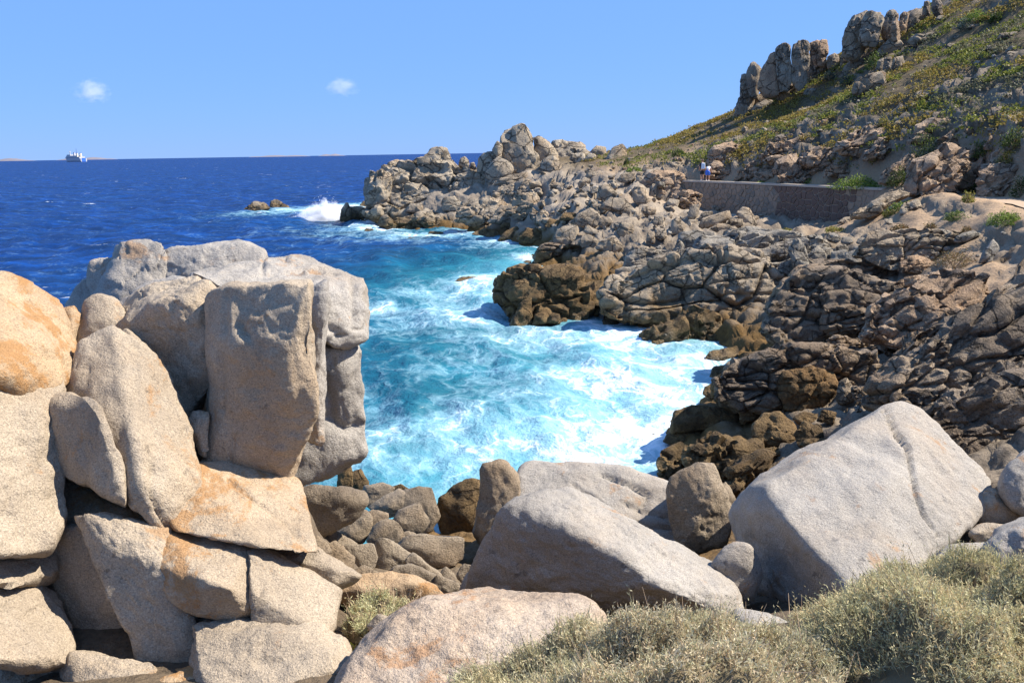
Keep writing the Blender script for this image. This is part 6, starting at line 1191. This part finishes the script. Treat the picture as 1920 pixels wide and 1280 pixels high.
def hill_cover():
    r = np.random.default_rng(77); n = 42000
    x = r.uniform(8, 75, n); y = r.uniform(34, 118, n); z = ground(x, y); sd, hz, sg = path_frame(x, y)
    e = 0.5; gx = (ground(x + e, y) - z) / e; gy = (ground(x, y + e) - z) / e; sl = np.hypot(gx, gy)
    P = np.stack([x, y, z], 1); nz = fbm(P * 0.16, 4, 81); nz2 = fbm(P * 0.45, 3, 83)
    px, py, w = project(P)
    ok = (sd > 2.6) & (z > 6.4) & (px < 2050) & (py > -150) & (nz2 + 0.6 - 0.35 * np.maximum(0, sl - 0.8) > -0.1) & ~((y > 78) & (x < 24) & (z < 8.7) & (r.uniform(0, 1, n) < 0.75))
    ok &= r.uniform(0, 1, n) < np.clip(0.5 + 1.1 * nz2, 0.05, 0.98)
    P, nz, nz2, sl = P[ok], nz[ok], nz2[ok], sl[ok]; m = len(P)
    PV, PF, PC = [], [], []; nv = 0
    gold = np.array([(0.29, 0.215, 0.05), (0.25, 0.21, 0.05), (0.22, 0.16, 0.055)]); grn = np.array([(0.17, 0.19, 0.035), (0.24, 0.24, 0.05), (0.12, 0.145, 0.03)]); gry = np.array([(0.15, 0.16, 0.09), (0.10, 0.10, 0.05), (0.19, 0.17, 0.10)])
    R = r.uniform(0.18, 0.48, m) * (1 + 0.9 * (r.uniform(0, 1, m) > 0.88))
    for k in range(14):
        d = unit(r.normal(size=(m, 3))); d[:, 2] = np.abs(d[:, 2]) * 0.8
        Q = P + d * R[:, None] * np.array([1, 1, 0.62]) * r.uniform(0.5, 1.05, (m, 1))
        t = nz + 0.5 * r.normal(0, 0.35, m) * 0 + 0.25 * nz2
        pick = r.integers(0, 3, m); C = np.where((t > 0.02)[:, None], gold[pick], np.where((t > -0.5)[:, None], grn[pick], gry[pick])) * r.uniform(0.78, 1.18, (m, 1))
        V, F, C = leaf_tris(Q, unit(d + r.normal(0, 0.7, (m, 3))), r.uniform(0.10, 0.24, m), r.uniform(0.08, 0.16, m), C, r)
        PV.append(V); PF.append(F + nv); PC.append(C); nv += len(V)
    me = mesh_np('hillside_scrub', np.vstack(PV), np.vstack(PF)); attr_col(me, 'Col', np.clip(np.vstack(PC), 0, 1))
    o = obj('hillside_scrub', me, LEAF); tag(o, 'low golden and green scrub covering the hillside', 'scrub', kind='stuff')
    print('scrub clumps', m)
hill_cover()

# ------------------------------------------------------------------ tell alike rocks of a small group apart by their order in the photo
def order_labels():
    words = ['leftmost', 'second from left', 'third from left', 'fourth from left', 'fifth from left', 'sixth from left', 'seventh from left', 'eighth from left', 'ninth from left', 'tenth from left', 'eleventh from left', 'twelfth from left', 'thirteenth from left', 'fourteenth from left', 'fifteenth from left', 'sixteenth from left', 'seventeenth from left']
    groups = {}
    for o in ROCKS:
        if 'group' in o: groups.setdefault(o['group'], []).append(o)
    for g, L in groups.items():
        if not 2 <= len(L) <= 34: continue
        def cx(o):
            n = len(o.data.vertices); a = np.empty(n * 3, np.float32); o.data.vertices.foreach_get('co', a)
            return project((a.reshape(-1, 3).mean(0) + np.array(o.location))[None])[0][0]
        L = sorted(L, key=cx); n = len(L)
        for i, o in enumerate(L):
            w = words[i] if i < (n + 1) // 2 else words[n - 1 - i].replace('left', 'right')
            o['label'] = o['label'] + ', ' + w
order_labels()
